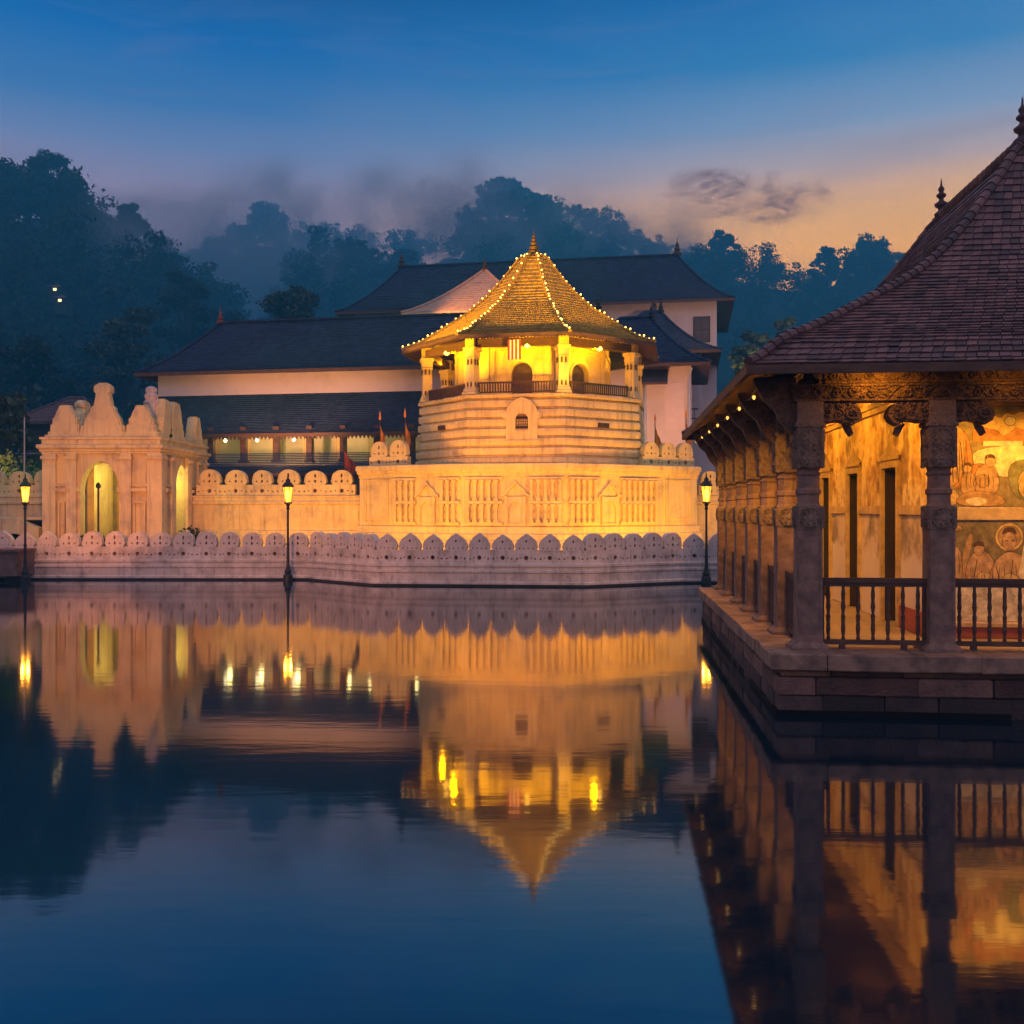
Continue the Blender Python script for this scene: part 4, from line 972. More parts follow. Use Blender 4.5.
for x in (0, XE): carved_beam((x,.165,0), (0,1,0), (1,0,0), YE-.33, 4.615, 4.875, .32)
for y in (.10, YE-.10): carved_beam((.25,y,0), (1,0,0), (0,1,0), XE-.5, 4.90, 5.16, .18, 'carved_plank', .16)
for x in (.10, XE-.10): carved_beam((x,.28,0), (0,1,0), (1,0,0), YE-.56, 4.90, 5.16, .18, 'carved_plank', .16)
# railings with turned balusters
bal = [(.026,0),(.03,.06),(.022,.10),(.034,.20),(.026,.30),(.034,.40),(.020,.44),(.036,.54),(.026,.62),(.032,.72),(.022,.80),(.03,.88)]
balp = []
def railing(p0, p1, near):
    a = Vector(p0); b_ = Vector(p1); d = (b_-a).normalized(); L_ = (b_-a).length; n_ = Vector((-d.y,d.x))
    m = MB()
    def bar(s0, s1, z0, z1, w): m.prism([(s0,z0),(s1,z0),(s1,z1),(s0,z1)], (a.x-n_.x*w/2,a.y-n_.y*w/2,0), (d.x,d.y,0), (0,0,1), (n_.x,n_.y,0), w)
    bar(.19,L_-.19,ZF+1.0,ZF+1.07,.11); bar(.192,L_-.192,ZF+.94,ZF+1.003,.06); bar(.191,L_-.191,ZF+.07,ZF+.14,.08)
    for s_ in (.215, L_-.215): bar(s_-.02,s_+.02,ZF+.073,ZF+1.02,.05)
    for s_ in (.5, L_-.5): bar(s_-.04,s_+.04,ZF,ZF+.08,.07)
    r_ = m.build('railing', wood, pv)
    k = max(3, round((L_-.38)/.205)); bm_ = MB()
    for i in range(k):
        s_ = .19+(i+.5)*(L_-.38)/k; x, y = a.x+d.x*s_, a.y+d.y*s_
        if not near: bm_.lathe([(q, ZF+.10+z) for q, z in bal], x, y, 6); continue
        if not balp: balp.append(MB().lathe([(q, ZF+.10+z) for q, z in bal], 0, 0, 8).build('baluster', wood, r_)); o = balp[0]
        else: o = balp[0].copy(); col.objects.link(o); o.parent = r_
        o.location = (x, y, 0)
    if not near: tag(bm_.build('baluster_row', wood, r_), kind='stuff')
for i in range(4): railing((CXS[i],0), (CXS[i+1],0), i < 2); railing((CXS[i],YE), (CXS[i+1],YE), False)
for i in range(6): railing((0,CYS[i]), (0,CYS[i+1]), True); railing((XE,CYS[i]), (XE,CYS[i+1]), False)

# inner room with painted walls: stained gold plaster above, rail, pale wainscot below
wm = bpy.data.materials.new('painted_wall'); wm.use_nodes = True; t = wm.node_tree; bs = t.nodes['Principled BSDF']; Lk = t.links.new
def tn(ty, **k):
    n = t.nodes.new(ty)
    for a, v in k.items(): setattr(n, a, v)
    return n
tco = tn('ShaderNodeTexCoord'); mpg = tn('ShaderNodeMapping'); mpg.inputs['Scale'].default_value = (1.5,.42,.40); Lk(tco.outputs['Object'], mpg.inputs[0])
def tnoise(s_, det=6, src=None, rough=.6):
    n = tn('ShaderNodeTexNoise'); n.inputs['Scale'].default_value = s_; n.inputs['Detail'].default_value = det; n.inputs['Roughness'].default_value = rough
    Lk((src or mpg).outputs[0], n.inputs['Vector']); return n.outputs[0]
def tramp(f, stops):
    n = tn('ShaderNodeValToRGB'); e = n.color_ramp.elements
    while len(e) < len(stops): e.new(.5)
    for q, (p, c) in zip(e, stops): q.position = p; q.color = c
    Lk(f, n.inputs[0]); return n.outputs[0]
def tmix(f, a, b_):
    n = tn('ShaderNodeMix', data_type='RGBA')
    for i, v in ((0,f),(6,a),(7,b_)):
        if isinstance(v, bpy.types.NodeSocket): Lk(v, n.inputs[i])
        else: n.inputs[i].default_value = v
    return n.outputs[2]
def tmath(op, a, b_):
    n = tn('ShaderNodeMath', operation=op)
    for i, v in ((0,a),(1,b_)):
        if isinstance(v, bpy.types.NodeSocket): Lk(v, n.inputs[i])
        else: n.inputs[i].default_value = v
    return n.outputs[0]
sx = tn('ShaderNodeSeparateXYZ'); Lk(tco.outputs['Object'], sx.inputs[0])
up = tramp(tnoise(1.7,9,rough=.66), [(.34,(.10,.055,.025,1)),(.42,(.34,.18,.06,1)),(.48,(.64,.42,.16,1)),(.53,(.78,.62,.36,1)),(.58,(.42,.25,.09,1)),(.66,(.17,.12,.08,1))])
lo = tramp(tnoise(2.1,9,rough=.66), [(.36,(.18,.14,.10,1)),(.46,(.36,.26,.18,1)),(.52,(.58,.42,.30,1)),(.7,(.62,.50,.42,1))])
lo2 = tramp(tnoise(.8,4), [(.4,(.60,.46,.36,1)),(.6,(.66,.54,.45,1))])
zj = tmath('ADD', sx.outputs[2], tmath('MULTIPLY', tmath('SUBTRACT', tnoise(3.0,5), .5), 1.1))
fb = tn('ShaderNodeMapRange'); Lk(zj, fb.inputs[0]); fb.inputs[1].default_value = 2.25; fb.inputs[2].default_value = 2.1
lo = tmix(fb.outputs[0], lo, lo2)
fz = tmath('GREATER_THAN', sx.outputs[2], 3.0)
Lk(tmix(fz, lo, up), bs.inputs['Base Color']); bs.inputs['Roughness'].default_value = .8
bpn = tn('ShaderNodeBump'); bpn.inputs['Strength'].default_value = .3; bpn.inputs['Distance'].default_value = .02; Lk(tnoise(9,6), bpn.inputs['Height']); Lk(bpn.outputs[0], bs.inputs['Normal'])
cx0, cx1, cy0, cy1 = 2.2, 6.48, 1.65, 10.6
mb = MB()
doors = [(3.2,4.15),(6.05,7.0),(8.85,9.75)]
def wallpoly(L_, ds, zt): 
    poly = [(0,ZF)]
    for a, b_ in ds: poly += [(a,ZF),(a,3.78),(b_,3.78),(b_,ZF)]
    return poly+[(L_,ZF),(L_,zt),(0,zt)]
mb.prism(wallpoly(cy1-cy0, [(a-cy0,b_-cy0) for a, b_ in doors], 5.3), (cx0,cy0,0), (0,1,0), (0,0,1), (1,0,0), .3)
mb.prism(wallpoly(cy1-cy0, [(a-cy0,b_-cy0) for a, b_ in doors], 5.3), (cx1-.3,cy0,0), (0,1,0), (0,0,1), (1,0,0), .3)
mb.box(cx0+.3,cx1-.3,cy0,cy0+.3,ZF,5.3); mb.box(cx0+.3,cx1-.3,cy1-.3,cy1,ZF,5.3)
inner = mb.build('inner_wall', wm, pv)
mb = MB().box(cx0+.31,cx1-.31,cy0+.31,cy1-.31,5.2,5.3); mb.box(cx0+1.6,cx0+1.7,cy0+.4,cy1-.4,ZF,5.2); mb.build('unlit_room_panel', darkin, inner)  # near-black panels standing in for the unlit room behind the doors
darkwood = M('old_dark_door', (.03,.018,.012), .7, .4, 3, .3, 18)
ochre = M('ochre_wood', (.50,.34,.15), .6, .3, 4, .3, 16)
tr = MB(); prev = cy0
for a, b_ in doors+[(cy1,cy1)]:
    tr.box(cx0-.05,cx0-.001,prev+ (.0 if prev == cy0 else .12),a-.12 if a < cy1 else a,2.92,3.08); prev = b_
tr.box(cx0-.10,cx0-.001,cy0-.1,cy1,4.86,5.06); tr.box(cx0-.16,cx0-.10,cy0-.1,cy1,4.96,5.06)
tr.box(cx0-.1,cx1,cy0-.10,cy0-.001,4.72,4.84); tr.box(cx0,cx1,cy0-.03,cy0-.001,2.84,3.03)
tr.box(cx0+.001,cx1,cy0-.12,cy0-.001,1.09,1.15)
tr.build('moulding', ochre, inner)
MB().box(cx0,cx1,cy0-.09,cy0-.002,ZF,1.09).box(cx0-.04,cx0-.002,cy0,3.05,ZF,1.3).build('skirting', M('red_oxide_skirting',(.30,.075,.04),.7,.25,4), inner)
for a, b_ in doors:
    f = MB(); f.box(cx0-.06,cx0+.1,a-.13,a+.0,ZF,3.92); f.box(cx0-.06,cx0+.1,b_,b_+.13,ZF,3.92); f.box(cx0-.06,cx0+.1,a,b_,3.78,3.92); f.box(cx0-.09,cx0-.06,a-.2,b_+.2,3.92,3.99)
    f.prism([(a-.2,3.99),(b_+.2,3.99),((a+b_)/2+.15,4.18),((a+b_)/2,4.34),((a+b_)/2-.15,4.18)], (cx0-.04,0,0), (0,1,0), (0,0,1), (1,0,0), .05)
    fo = f.build('door_frame', ochre, inner)
    MB().box(cx0+.005,cx0+.34,b_-.03,b_-.002,ZF,3.775).box(cx0+.005,cx0+.34,a+.002,a+.03,ZF,3.775).box(cx0+.006,cx0+.34,a+.03,b_-.03,3.74,3.776).build('dark_door_reveal', darkwood, fo)  # reveals lined in a dark colour so the doorways read as unlit
    d_ = MB().box(cx0+.24,cx0+.29,a,a+.40,ZF,3.78); d_.box(cx0+.22,cx0+.24,a+.06,a+.34,1.2,2.2); d_.box(cx0+.22,cx0+.24,a+.06,a+.34,2.4,3.5)
    d_.add([(cx0+.32,b_-.02,ZF),(cx0+.32,b_-.02,3.78),(cx0+.75,b_-.14,3.78),(cx0+.75,b_-.14,ZF)], [(0,1,2,3)])
    d_.build('door', darkwood, fo)
MB().box(.16,cx0,.16,YE-.16,5.26,5.30).box(cx1,XE-.16,.16,YE-.16,5.26,5.30).box(cx0,cx1,.16,cy0,5.265,5.305).box(cx0,cx1,cy1,YE-.16,5.265,5.305).build('veranda_ceiling', wood, pv)
# mural on the front of the room: two painted registers of robed figures
pal = {'bg1':(.27,.20,.08),'bg2':(.22,.165,.07),'robe':(.48,.20,.05),'gold':(.60,.40,.14),'pale':(.72,.58,.32),'skin':(.52,.31,.13),'line':(.10,.05,.02),'green':(.24,.22,.08),'red':(.42,.15,.04),'tan':(.46,.27,.10),'cream':(.66,.55,.36)}
pk = list(pal); pmats = [M('mural_'+k, pal[k], .8, .35, 9, .35, 30, dirt=tuple(x*.38 for x in pal[k]), damt=.5, dscale=7) for k in pk]
mu = MB(); LAYS = []
def mx_(px): return cx0+.27+(px-945)*.0165
def mz_(y): return 3+(510-y)*.0164
def paint(c, pts, outline=True, lvl=None):
    P = [(mx_(a), mz_(b_)) for a, b_ in pts]
    bb = (min(p[0] for p in P), max(p[0] for p in P), min(p[1] for p in P), max(p[1] for p in P))
    L_ = 1+max([l for q, l in LAYS if q[0] < bb[1] and q[1] > bb[0] and q[2] < bb[3] and q[3] > bb[2]] or [0])
    LAYS.append((bb, L_)); d = .0005*L_
    if outline:
        cxm = sum(p[0] for p in P)/len(P); czm = sum(p[1] for p in P)/len(P)
        O = []
        for a, b_ in P:
            v = Vector((a-cxm, b_-czm)); l = max(v.length, 1e-4); v = v*(1+.009/l); O.append((cxm+v.x, czm+v.y))
        mu.prism(O, (0,cy0-.004,0), (1,0,0), (0,0,1), (0,-1,0), d-.00025, pk.index('line'))
    mu.prism(P, (0,cy0-.004,0), (1,0,0), (0,0,1), (0,-1,0), d, pk.index(c))
def oval(cx, cy, rx, ry, n=14): return [(cx+rx*cos(2*pi*i/n), cy+ry*sin(2*pi*i/n)) for i in range(n)]
def smooth(pts, k=2):
    for _ in range(k):
        q = []
        for i in range(len(pts)):
            a, b_ = pts[i], pts[(i+1) % len(pts)]
            q += [(a[0]*.75+b_[0]*.25, a[1]*.75+b_[1]*.25), (a[0]*.25+b_[0]*.75, a[1]*.25+b_[1]*.75)]
        pts = q
    return pts
paint('bg1', [(942,404),(1180,404),(1180,507),(942,507)], False); paint('bg2', [(942,521),(1180,521),(1180,586),(942,586)], False)
def folds(x0, y0, x1, y1, n, c='line', bend=3, w=.4):
    c = 'line' if c in ('red','tan') else c; n = n+2
    for i in range(n):
        f = (i+.5)/n; xa = x0+(x1-x0)*f; b_ = bend*(f-.5)*2+rt_.uniform(-1.2,1.2); ya = y0+rt_.uniform(0,.25)*(y1-y0); yb = y1-rt_.uniform(0,.2)*(y1-y0)
        L_ = [(xa+b_*sin(pi*q/6)*.8+(q/6)*b_*.4, ya+(yb-ya)*q/6) for q in range(7)]
        paint(c, [(p[0]-w*sin(pi*k/6)*.6-.05, p[1]) for k, p in enumerate(L_)]+[(p[0]+w*sin(pi*k/6)*.6+.05, p[1]) for k, p in reversed(list(enumerate(L_)))], False)
rt_ = random.Random(21)
def scene_(dx):
    p = lambda pts: [(a+dx, b_) for a, b_ in pts]
    paint('robe', smooth(p([(974,425),(1010,424),(1060,424),(1060,446),(974,446)]),1))
    paint('pale', smooth(p([(974,447),(1050,445),(1056,470),(1010,478),(988,474),(974,466)]),2))
    paint('cream', p([(984,441),(1022,441),(1022,446),(984,446)]))
    paint('gold', smooth(p([(976,424),(980,412),(990,410),(1000,420),(1006,412),(1014,416),(1020,410),(1034,420),(1026,432),(1016,426),(1004,438),(998,430),(986,428)]),2))
    for cx, cy, r_ in ((986,416,6),(1010,421,5),(1030,418,6)): paint('pale', oval(cx+dx,cy,r_,r_*.85))
    paint('robe', smooth(p([(950,430),(966,428),(974,450),(976,488),(956,490),(947,462)]),2))
    paint('tan', smooth(p([(944,428),(960,424),(968,436),(966,470),(958,486),(946,486),(942,456)]),2))
    paint('skin', oval(954+dx,420,5,6.5)); paint('line', smooth(p([(948,419),(950,412),(958,412),(960,419),(954,416)]),2), False); paint('skin', smooth(p([(950,440),(956,442),(952,470),(948,486),(944,484),(946,462)]),1))
    for x in (952,957,962): paint('line', p([(x,442),(x+1,442),(x+4,482),(x+3,482)]), False)
    paint('robe', smooth(p([(966,466),(990,462),(994,492),(966,494)]),2))
    paint('skin', smooth(p([(980,466),(992,462),(1000,478),(998,494),(978,494),(974,480)]),2)); paint('skin', oval(991+dx,461,5,6)); paint('line', smooth(p([(985,460),(987,454),(994,454),(997,460),(991,457)]),2), False); paint('tan', smooth(p([(964,474),(972,470),(978,480),(976,494),(962,494)]),2)); paint('skin', oval(969+dx,468,4,5)); paint('line', smooth(p([(965,466),(967,462),(972,462),(974,467),(969,465)]),2), False)
    paint('tan', smooth(p([(976,476),(988,474),(990,486),(980,488)]),2))
    folds(952+dx,434,972+dx,486,5,'red'); folds(968+dx,470,990+dx,492,4,'red'); folds(977+dx,470,998+dx,492,4,'tan',4); folds(946+dx,440,960+dx,484,3,'gold',2)
    folds(978+dx,450,1050+dx,472,7,'gold',5); folds(976+dx,428,1056+dx,444,8,'robe',2)
    paint('green', smooth(p([(1006,464),(1030,458),(1046,470),(1046,500),(1012,500)]),2)); paint('gold', smooth(p([(1016,476),(1030,466),(1044,478),(1044,500),(1020,500)]),2))
    paint('gold', smooth(p([(944,492),(958,488),(962,500),(955,506),(944,506)]),2)); paint('tan', smooth(p([(960,496),(976,490),(1000,494),(1008,506),(958,506)]),2))
    folds(1020+dx,472,1042+dx,498,5,'tan',4); folds(946+dx,490,1004+dx,505,8,'robe',2)
    paint('pale', smooth(p([(964,500),(980,496),(990,502),(976,507)]),2), False)
def scene2(dx):
    p = lambda pts: [(a+dx, b_) for a, b_ in pts]
    paint('tan', smooth(p([(942,532),(948,524),(960,524),(966,530),(956,530),(950,540),(944,546)]),2))
    paint('skin', smooth(p([(944,548),(954,542),(964,552),(966,585),(943,585)]),2)); paint('skin', oval(953+dx,543,5,6)); paint('line', smooth(p([(947,542),(949,536),(957,536),(959,542),(953,539)]),2), False)
    paint('tan', smooth(p([(962,566),(968,540),(972,532),(975,536),(970,560),(972,585),(958,585)]),2))
    paint('skin', smooth(p([(970,556),(984,548),(996,562),(998,585),(966,585)]),2)); paint('skin', oval(980+dx,549,5,6.5)); paint('line', smooth(p([(974,548),(976,541),(984,541),(986,548),(980,545)]),2), False); paint('gold', smooth(p([(974,584),(982,570),(994,576),(996,585)]),2))
    paint('gold', oval(1009+dx,537,13.5,14)); paint('tan', oval(1009+dx,537,10.5,11)); paint('skin', smooth(p([(992,566),(1004,552),(1016,552),(1028,562),(1034,585),(990,585)]),2)); paint('skin', oval(1009+dx,541,6.5,9)); paint('line', smooth(p([(1001,536),(1004,527),(1014,527),(1017,536),(1009,531)]),2), False)
    paint('line', p([(1005,540),(1008,540),(1008,541),(1005,541)]), False); paint('line', p([(1011,540),(1014,540),(1014,541),(1011,541)]), False)
    folds(946+dx,552,964+dx,584,5,'tan',3); folds(970+dx,560,996+dx,584,6,'robe',5); folds(994+dx,560,1030+dx,584,6,'tan',4); folds(974+dx,572,994+dx,584,4,'tan',2)
    paint('pale', smooth(p([(1016,585),(1024,536),(1027,536),(1024,585)]),1)); paint('gold', smooth(p([(1000,585),(1006,572),(1018,576),(1022,585)]),2))
    for x0, y0, x1, y1 in ((996,566,1000,584),(1012,560,1010,578),(950,556,954,582),(978,560,974,582)): paint('line', p([(x0,y0),(x0+.8,y0),(x1+.8,y1),(x1,y1)]), False)
scene_(0); scene2(0); scene_(112); scene2(100)
paint('cream', [(942,588),(1180,588),(1180,621),(942,621)], False)
mu.build('mural', pmats, inner)

# tiled roof: every tile modelled, in courses on four concave slopes
EO = 1.02; zprof = [5.06,5.46,5.72,6.02,6.34,6.66,7.06,7.58,8.22,8.90,9.60]
E4 = [(-EO,-EO),(XE+EO,-EO),(XE+EO,YE+EO),(-EO,YE+EO)]; hw = XE/2; K = 4.47
T4 = [(hw,K-EO),(hw,K-EO),(hw,YE+EO-K),(hw,YE+EO-K)]
def zz(q):
    q = max(0,min(1,q))*10; i = min(9,int(q)); f = q-i
    p0 = zprof[max(0,i-1)]; p1 = zprof[i]; p2 = zprof[i+1]; p3 = zprof[min(10,i+2)]
    return .5*((2*p1)+(-p0+p2)*f+(2*p0-5*p1+4*p2-p3)*f*f+(-p0+3*p1-3*p2+p3)*f**3)
def rpt(k, q): return Vector((E4[k][0]+(T4[k][0]-E4[k][0])*q, E4[k][1]+(T4[k][1]-E4[k][1])*q, zz(q)))
tl = MB(); rt = random.Random(11); NR = 46
for k in range(4):
    k2 = (k+1) % 4
    for i in range(NR):
        q0, q1 = i/NR, min(1,(i+1.25)/NR)
        A, B, C_, D_ = rpt(k,q0), rpt(k2,q0), rpt(k2,q1), rpt(k,q1)
        L_ = (B-A).length; n = max(1, round(L_/.155)); nrm = (B-A).cross(D_-A).normalized()
        if nrm.z < 0: nrm = -nrm
        off = .5 if i % 2 else 0
        for j in range(n+1):
            f0, f1 = max(0,(j-off)/n), min(1,(j+1-off)/n)
            if f1-f0 < .01: continue
            g_ = .006/L_; th = .022+rt.uniform(-.004,.006); lift = rt.uniform(0,.010); sk = rt.uniform(-.004,.004)
            a = A.lerp(B,f0+g_); b_ = A.lerp(B,f1-g_); c = D_.lerp(C_,f1-g_); d = D_.lerp(C_,f0+g_)
            e0 = nrm*(.028+lift); e1 = nrm*.004
            dn = (A-D_).normalized()*rt.uniform(-.008,.012)
            tl.add([a+e0+dn+nrm*sk, b_+e0+dn-nrm*sk, c+e1, d+e1, a+e0+dn-nrm*th, b_+e0+dn-nrm*th], [(0,1,2,3),(4,5,1,0),(0,3,4),(1,5,2)])
rfo = tl.build('roof', claytile, pv)
un = MB()
for k in range(4):
    k2 = (k+1) % 4; prev = None
    for i in range(13):
        q = i/12; a, b_ = rpt(k,q)-Vector((0,0,.05)), rpt(k2,q)-Vector((0,0,.05))
        if prev: un.add([prev[0],prev[1],b_,a], [(0,1,2,3)])
        prev = (a,b_)
un.build('roof_boards', wood, rfo)
fa = MB().sweep([(-EO,-EO),(XE+EO,-EO),(XE+EO,YE+EO),(-EO,YE+EO)], [(.0,4.93),(.03,4.93),(.03,5.05),(-.05,5.08),(-.05,4.93),(.0,4.93)], closed=True); fa.build('fascia', wood, rfo)
hc = MB()
for k in range(4):
    m_ = 44
    for i in range(m_):
        a = rpt(k,i/m_)+Vector((0,0,.06)); b_ = rpt(k,(i+1.15)/m_)+Vector((0,0,.045))
        hc.tube([a+Vector((rt.uniform(-.008,.008),0,rt.uniform(0,.006)-.02)), b_-Vector((0,0,.02))], [.085,.074], 8)
n_ = 18
for i in range(n_):
    y0_, y1_ = K-EO+(YE+2*EO-2*K)*i/n_, K-EO+(YE+2*EO-2*K)*(i+1.1)/n_
    hc.tube([(hw,y0_,9.66),(hw,y1_,9.65)], [.11,.09], 8)
hc.build('hip_cap', claytile, rfo)
for y in (K-EO, YE+EO-K):
    MB().lathe([(r_f*.68, 9.6+(z_f-9.6)*.66) for r_f, z_f in [(.20,9.6),(.23,9.72),(.11,9.82),(.10,9.9),(.20,9.98),(.22,10.06),(.09,10.16),(.07,10.24),(.15,10.31),(.16,10.37),(.06,10.46),(.10,10.53),(.10,10.58),(.035,10.68),(.02,10.86),(.0,10.95)]], hw, y, 12, cap=False).build('finial', M('dark_terracotta',(.06,.03,.03),.6,.3), rfo, smooth=True)
# rafters and carved drop brackets under the eaves
rfm = MB()
def rafter(x, y, dx_, dy_):
    z0 = 4.96; p = Vector((x,y,5.52)); e = Vector((x+dx_*.95, y+dy_*.95, 5.0))
    rfm.prism([(0,0),(.10,0),(.10,.09),(0,.09)], p, Vector((dy_,dx_,0)).normalized() if dx_ or dy_ else (1,0,0), (0,0,1), (e-p).normalized(), (e-p).length)
x = -.2
while x < XE+.3: rafter(x,-.0,0,-1); rafter(x,YE,0,1); x += .38
y = .1
while y < YE: rafter(0,y,-1,0); rafter(XE,y,1,0); y += .38
rfm.build('rafters', wood, rfo)
dp = None
for q in range(39):
    if dp is None: o = dp = MB().prism([(0,0),(.14,0),(.14,-.07),(.10,-.15),(.07,-.19),(.04,-.15),(0,-.07)], (-.07,0,0), (1,0,0), (0,0,1), (0,1,0), .05).build('drop_ornament', wood, pv)
    else: o = dp.copy(); col.objects.link(o); o.parent = pv
    if q < 17: o.location = (.12+q*.53, -.02, 5.16)
    else: o.location = (-.02, .3+(q-17)*.5, 5.16); o.rotation_euler = (0,0,-pi/2)
# outward brackets on the side columns
ob = None
for y in CYS:
    if ob is None:
        m = MB().prism([(.19,4.1),(.30,4.2),(.42,4.34),(.50,4.52),(.66,4.66),(.80,4.90),(.80,5.0),(.19,5.0)], (0,-.09,0), (-1,0,0), (0,0,1), (0,1,0), .18)
        for cx_, cz_, r_ in ((.40,4.62,.14),(.40,4.62,.07),(.6,4.82,.10)):
            m.prism(circ(cx_,cz_,r_,12), (0,-.09,0), (-1,0,0), (0,0,1), (0,-1,0), .025 if r_ > .08 else .05)
        ob = m.build('eave_bracket', carved, pv); o = ob
    else: o = ob.copy(); col.objects.link(o); o.parent = pv
    o.location = (0,y,0)
# bulbs strung under the left eave
es = thing('light_string', 'string of small warm bulbs looped under the left eave of the pavilion', 'string lights', VM @ Vector((-.75,1,5)), PR)
inv = PM(es).inverted(); pts = []
for i in range(61):
    y = -.3+i*.19; pts.append(VM @ Vector((-.72, y, 4.93-.12*abs(sin((y-.2)*pi/1.9)))))
MB().tube(pts, .012, 5).build('cable', iron, es, world=True)
eb = None
for i in range(7):
    y = .6+i*1.85; p = VM @ Vector((-.72, y, 4.85-.12*abs(sin((y-.2)*pi/1.9))))
    if eb is None: eb = MB().lathe([(.01,-.035),(.022,-.016),(.027,.008),(.016,.03)], seg=8).build('bulb', EM('eave_bulb_glow',(1,.50,.09),2), es, smooth=True); o = eb
    else: o = eb.copy(); col.objects.link(o); o.parent = es
    o.location = inv @ p
# veranda lamps
VL = lambda x, y, z: VM @ Vector((x,y,z))
AM2 = (1,.40,.025)
for x, y, z, e in ((.9,2.4,4.95,150),(.9,5.4,4.95,140),(.9,8.4,4.95,140),(.9,10.9,4.9,80)):
    lamp('veranda_lamp', VL(x,y,z), e, AM2, 'SPOT', .12, VL(x+1.4,y+.4,z-1.1), 150, .5, parent=pv)
lamp('wall_spot', VL(.9,.9,4.6), 120, AM2, 'SPOT', .1, VL(2.3,3.2,3.6), 120, .8, parent=pv)
for x in (2.9, 4.3, 5.7): lamp('mural_spot', VL(x,.45,4.7), 200, (1,.44,.05), 'SPOT', .1, VL(x,1.65,2.9), 120, .8, parent=pv)
for x, e in ((.95,34),(2.85,8),(5.2,6)): lamp('lintel_spot', VL(x,-.55,5.02), e, AM2, 'SPOT', .04, VL(x,.0,4.72), 150, .7, parent=pv)
for y in (.9,2.8,4.7,6.6,8.5,10.4): lamp('rafter_fill', VL(-.5,y,4.55), 34, AM2, 'SPOT', .04, VL(-.45,y,5.4), 150, .7, parent=pv)  # unseen spots added under the eave to brighten rafters and brackets
for i in range(6):
    lamp('column_fill', VL(-.02,1.9*i+.32,4.25), 215, (1,.43,.02), 'SPOT', .08, VL(-.02,1.9*i+1.9,2.6), 120, .7, parent=pv)  # unseen spots added in each bay to turn the next column gold
# outside lights: floodlights below the bastion, plus unseen spots added over the lake
PINK = (1,.42,.20)
for x, y, ax, ay, e in ((-8.2,44.2,-6.6,49.3,1120),(-4.6,43.2,-3.8,48.0,1420),(3.6,43.0,3.4,47.0,1050),(6.4,44.4,5.6,48.4,1420),(9.4,45.4,8.6,50,1180)):
    lamp('bastion_flood', (x,y,1.0), e, WARM, 'SPOT', .3, (ax,ay,3.6), 125, .9)
lamp('bastion_flood', (-.6,41.6,1.0), 1150, (1,.36,.04), 'SPOT', .3, (.1,46.6,4.2), 95, .8)
lamp('roof_flood', (-21,37.6,3.2), 110000, (1,.46,.0), 'SPOT', .5, (.2,51,14.0), 17.5, .55)
lamp('roof_flood', (5.0,27.3,2.6), 72000, (1,.46,.0), 'SPOT', .5, (1.6,51,13.8), 18, .55)
lamp('drum_flood', (-9,34,2.4), 6000, (1,.31,.01), 'SPOT', .4, (-.5,48,6.8), 26, .7)
lamp('drum_flood', (5.2,27.5,2.4), 6000, (1,.31,.01), 'SPOT', .4, (2.0,48,6.6), 24, .7)
lamp('wall_flood', (-12,46.2,1.0), 850, (1,.37,.04), 'SPOT', .2, (-11.5,50.5,3.5), 120, .8)
lamp('gate_fill', (-15,33,3.0), 5300, (1,.30,.075), 'SPOT', .4, (-18.8,47,4.6), 48, .9)  # unseen spot hung over the lake, added to light the gate front
lamp('low_wall_fill', (5.3,27.4,2.2), 1300, (1,.40,.18), 'SPOT', .4, (1,39.5,1.4), 60, .9)  # these two: unseen spots added over the water to warm the low wall
lamp('low_wall_fill', (-11,30,2.4), 2400, (1,.34,.13), 'SPOT', .4, (-9,43,1.6), 80, .9)
lamp('hall_flood', (-13,53,5.6), 3800, (1,.43,.19), 'SPOT', .3, (-13,62.5,11), 95, .9)
lamp('wing_flood', (8,55,5.4), 3200, (1,.40,.17), 'SPOT', .3, (9.5,64,10), 80, .9)
lamp('pale_roof_flood', (-7.2,65.0,16.6), 3600, (1,.38,.13), 'SPOT', .3, (-3,68,18), 60, .9)
lamp('tree_flood', (22,86,6.0), 7000, (1,.75,.25), 'SPOT', .3, (24.5,95,17), 60, .9)
lamp('rear_flood', (14,66,16.2), 1500, (1,.5,.3), 'SPOT', .3, (12,77,18), 80, .9)

# ------------------------------------------------------------------ wooded hills
def leaf_arrays(rg, lobes, per, size):
    """cards spread over lobes -> (n,4,3) array"""
    out = []
    for (c, rad) in lobes:
        n = per
        d = rg.normal(size=(n,3)); d /= np.linalg.norm(d,axis=1)[:,None]
        r_ = rg.uniform(.25,1.0,size=(n,1))**.5*(1+.22*np.sin(d[:,:1]*7+d[:,1:2]*5+c[0])*np.cos(d[:,2:]*6+c[1]))
        st_ = rg.uniform(size=(n,1)) < .14; r_ = np.where(st_, r_*rg.uniform(1.05,1.5,size=(n,1)), r_)
        p = np.array(c)+d*r_*np.array(rad)
        a = rg.normal(size=(n,3)); a /= np.linalg.norm(a,axis=1)[:,None]
        h = rg.normal(size=(n,3)); b2 = np.cross(a,h); b2 /= np.linalg.norm(b2,axis=1)[:,None]
        s_ = size*rg.uniform(.5,1.35,size=(n,1)); a *= s_; b2 *= s_*.7
        out.append(np.stack([p-a, p+b2, p+a, p-b2], 1))
    return np.concatenate(out)
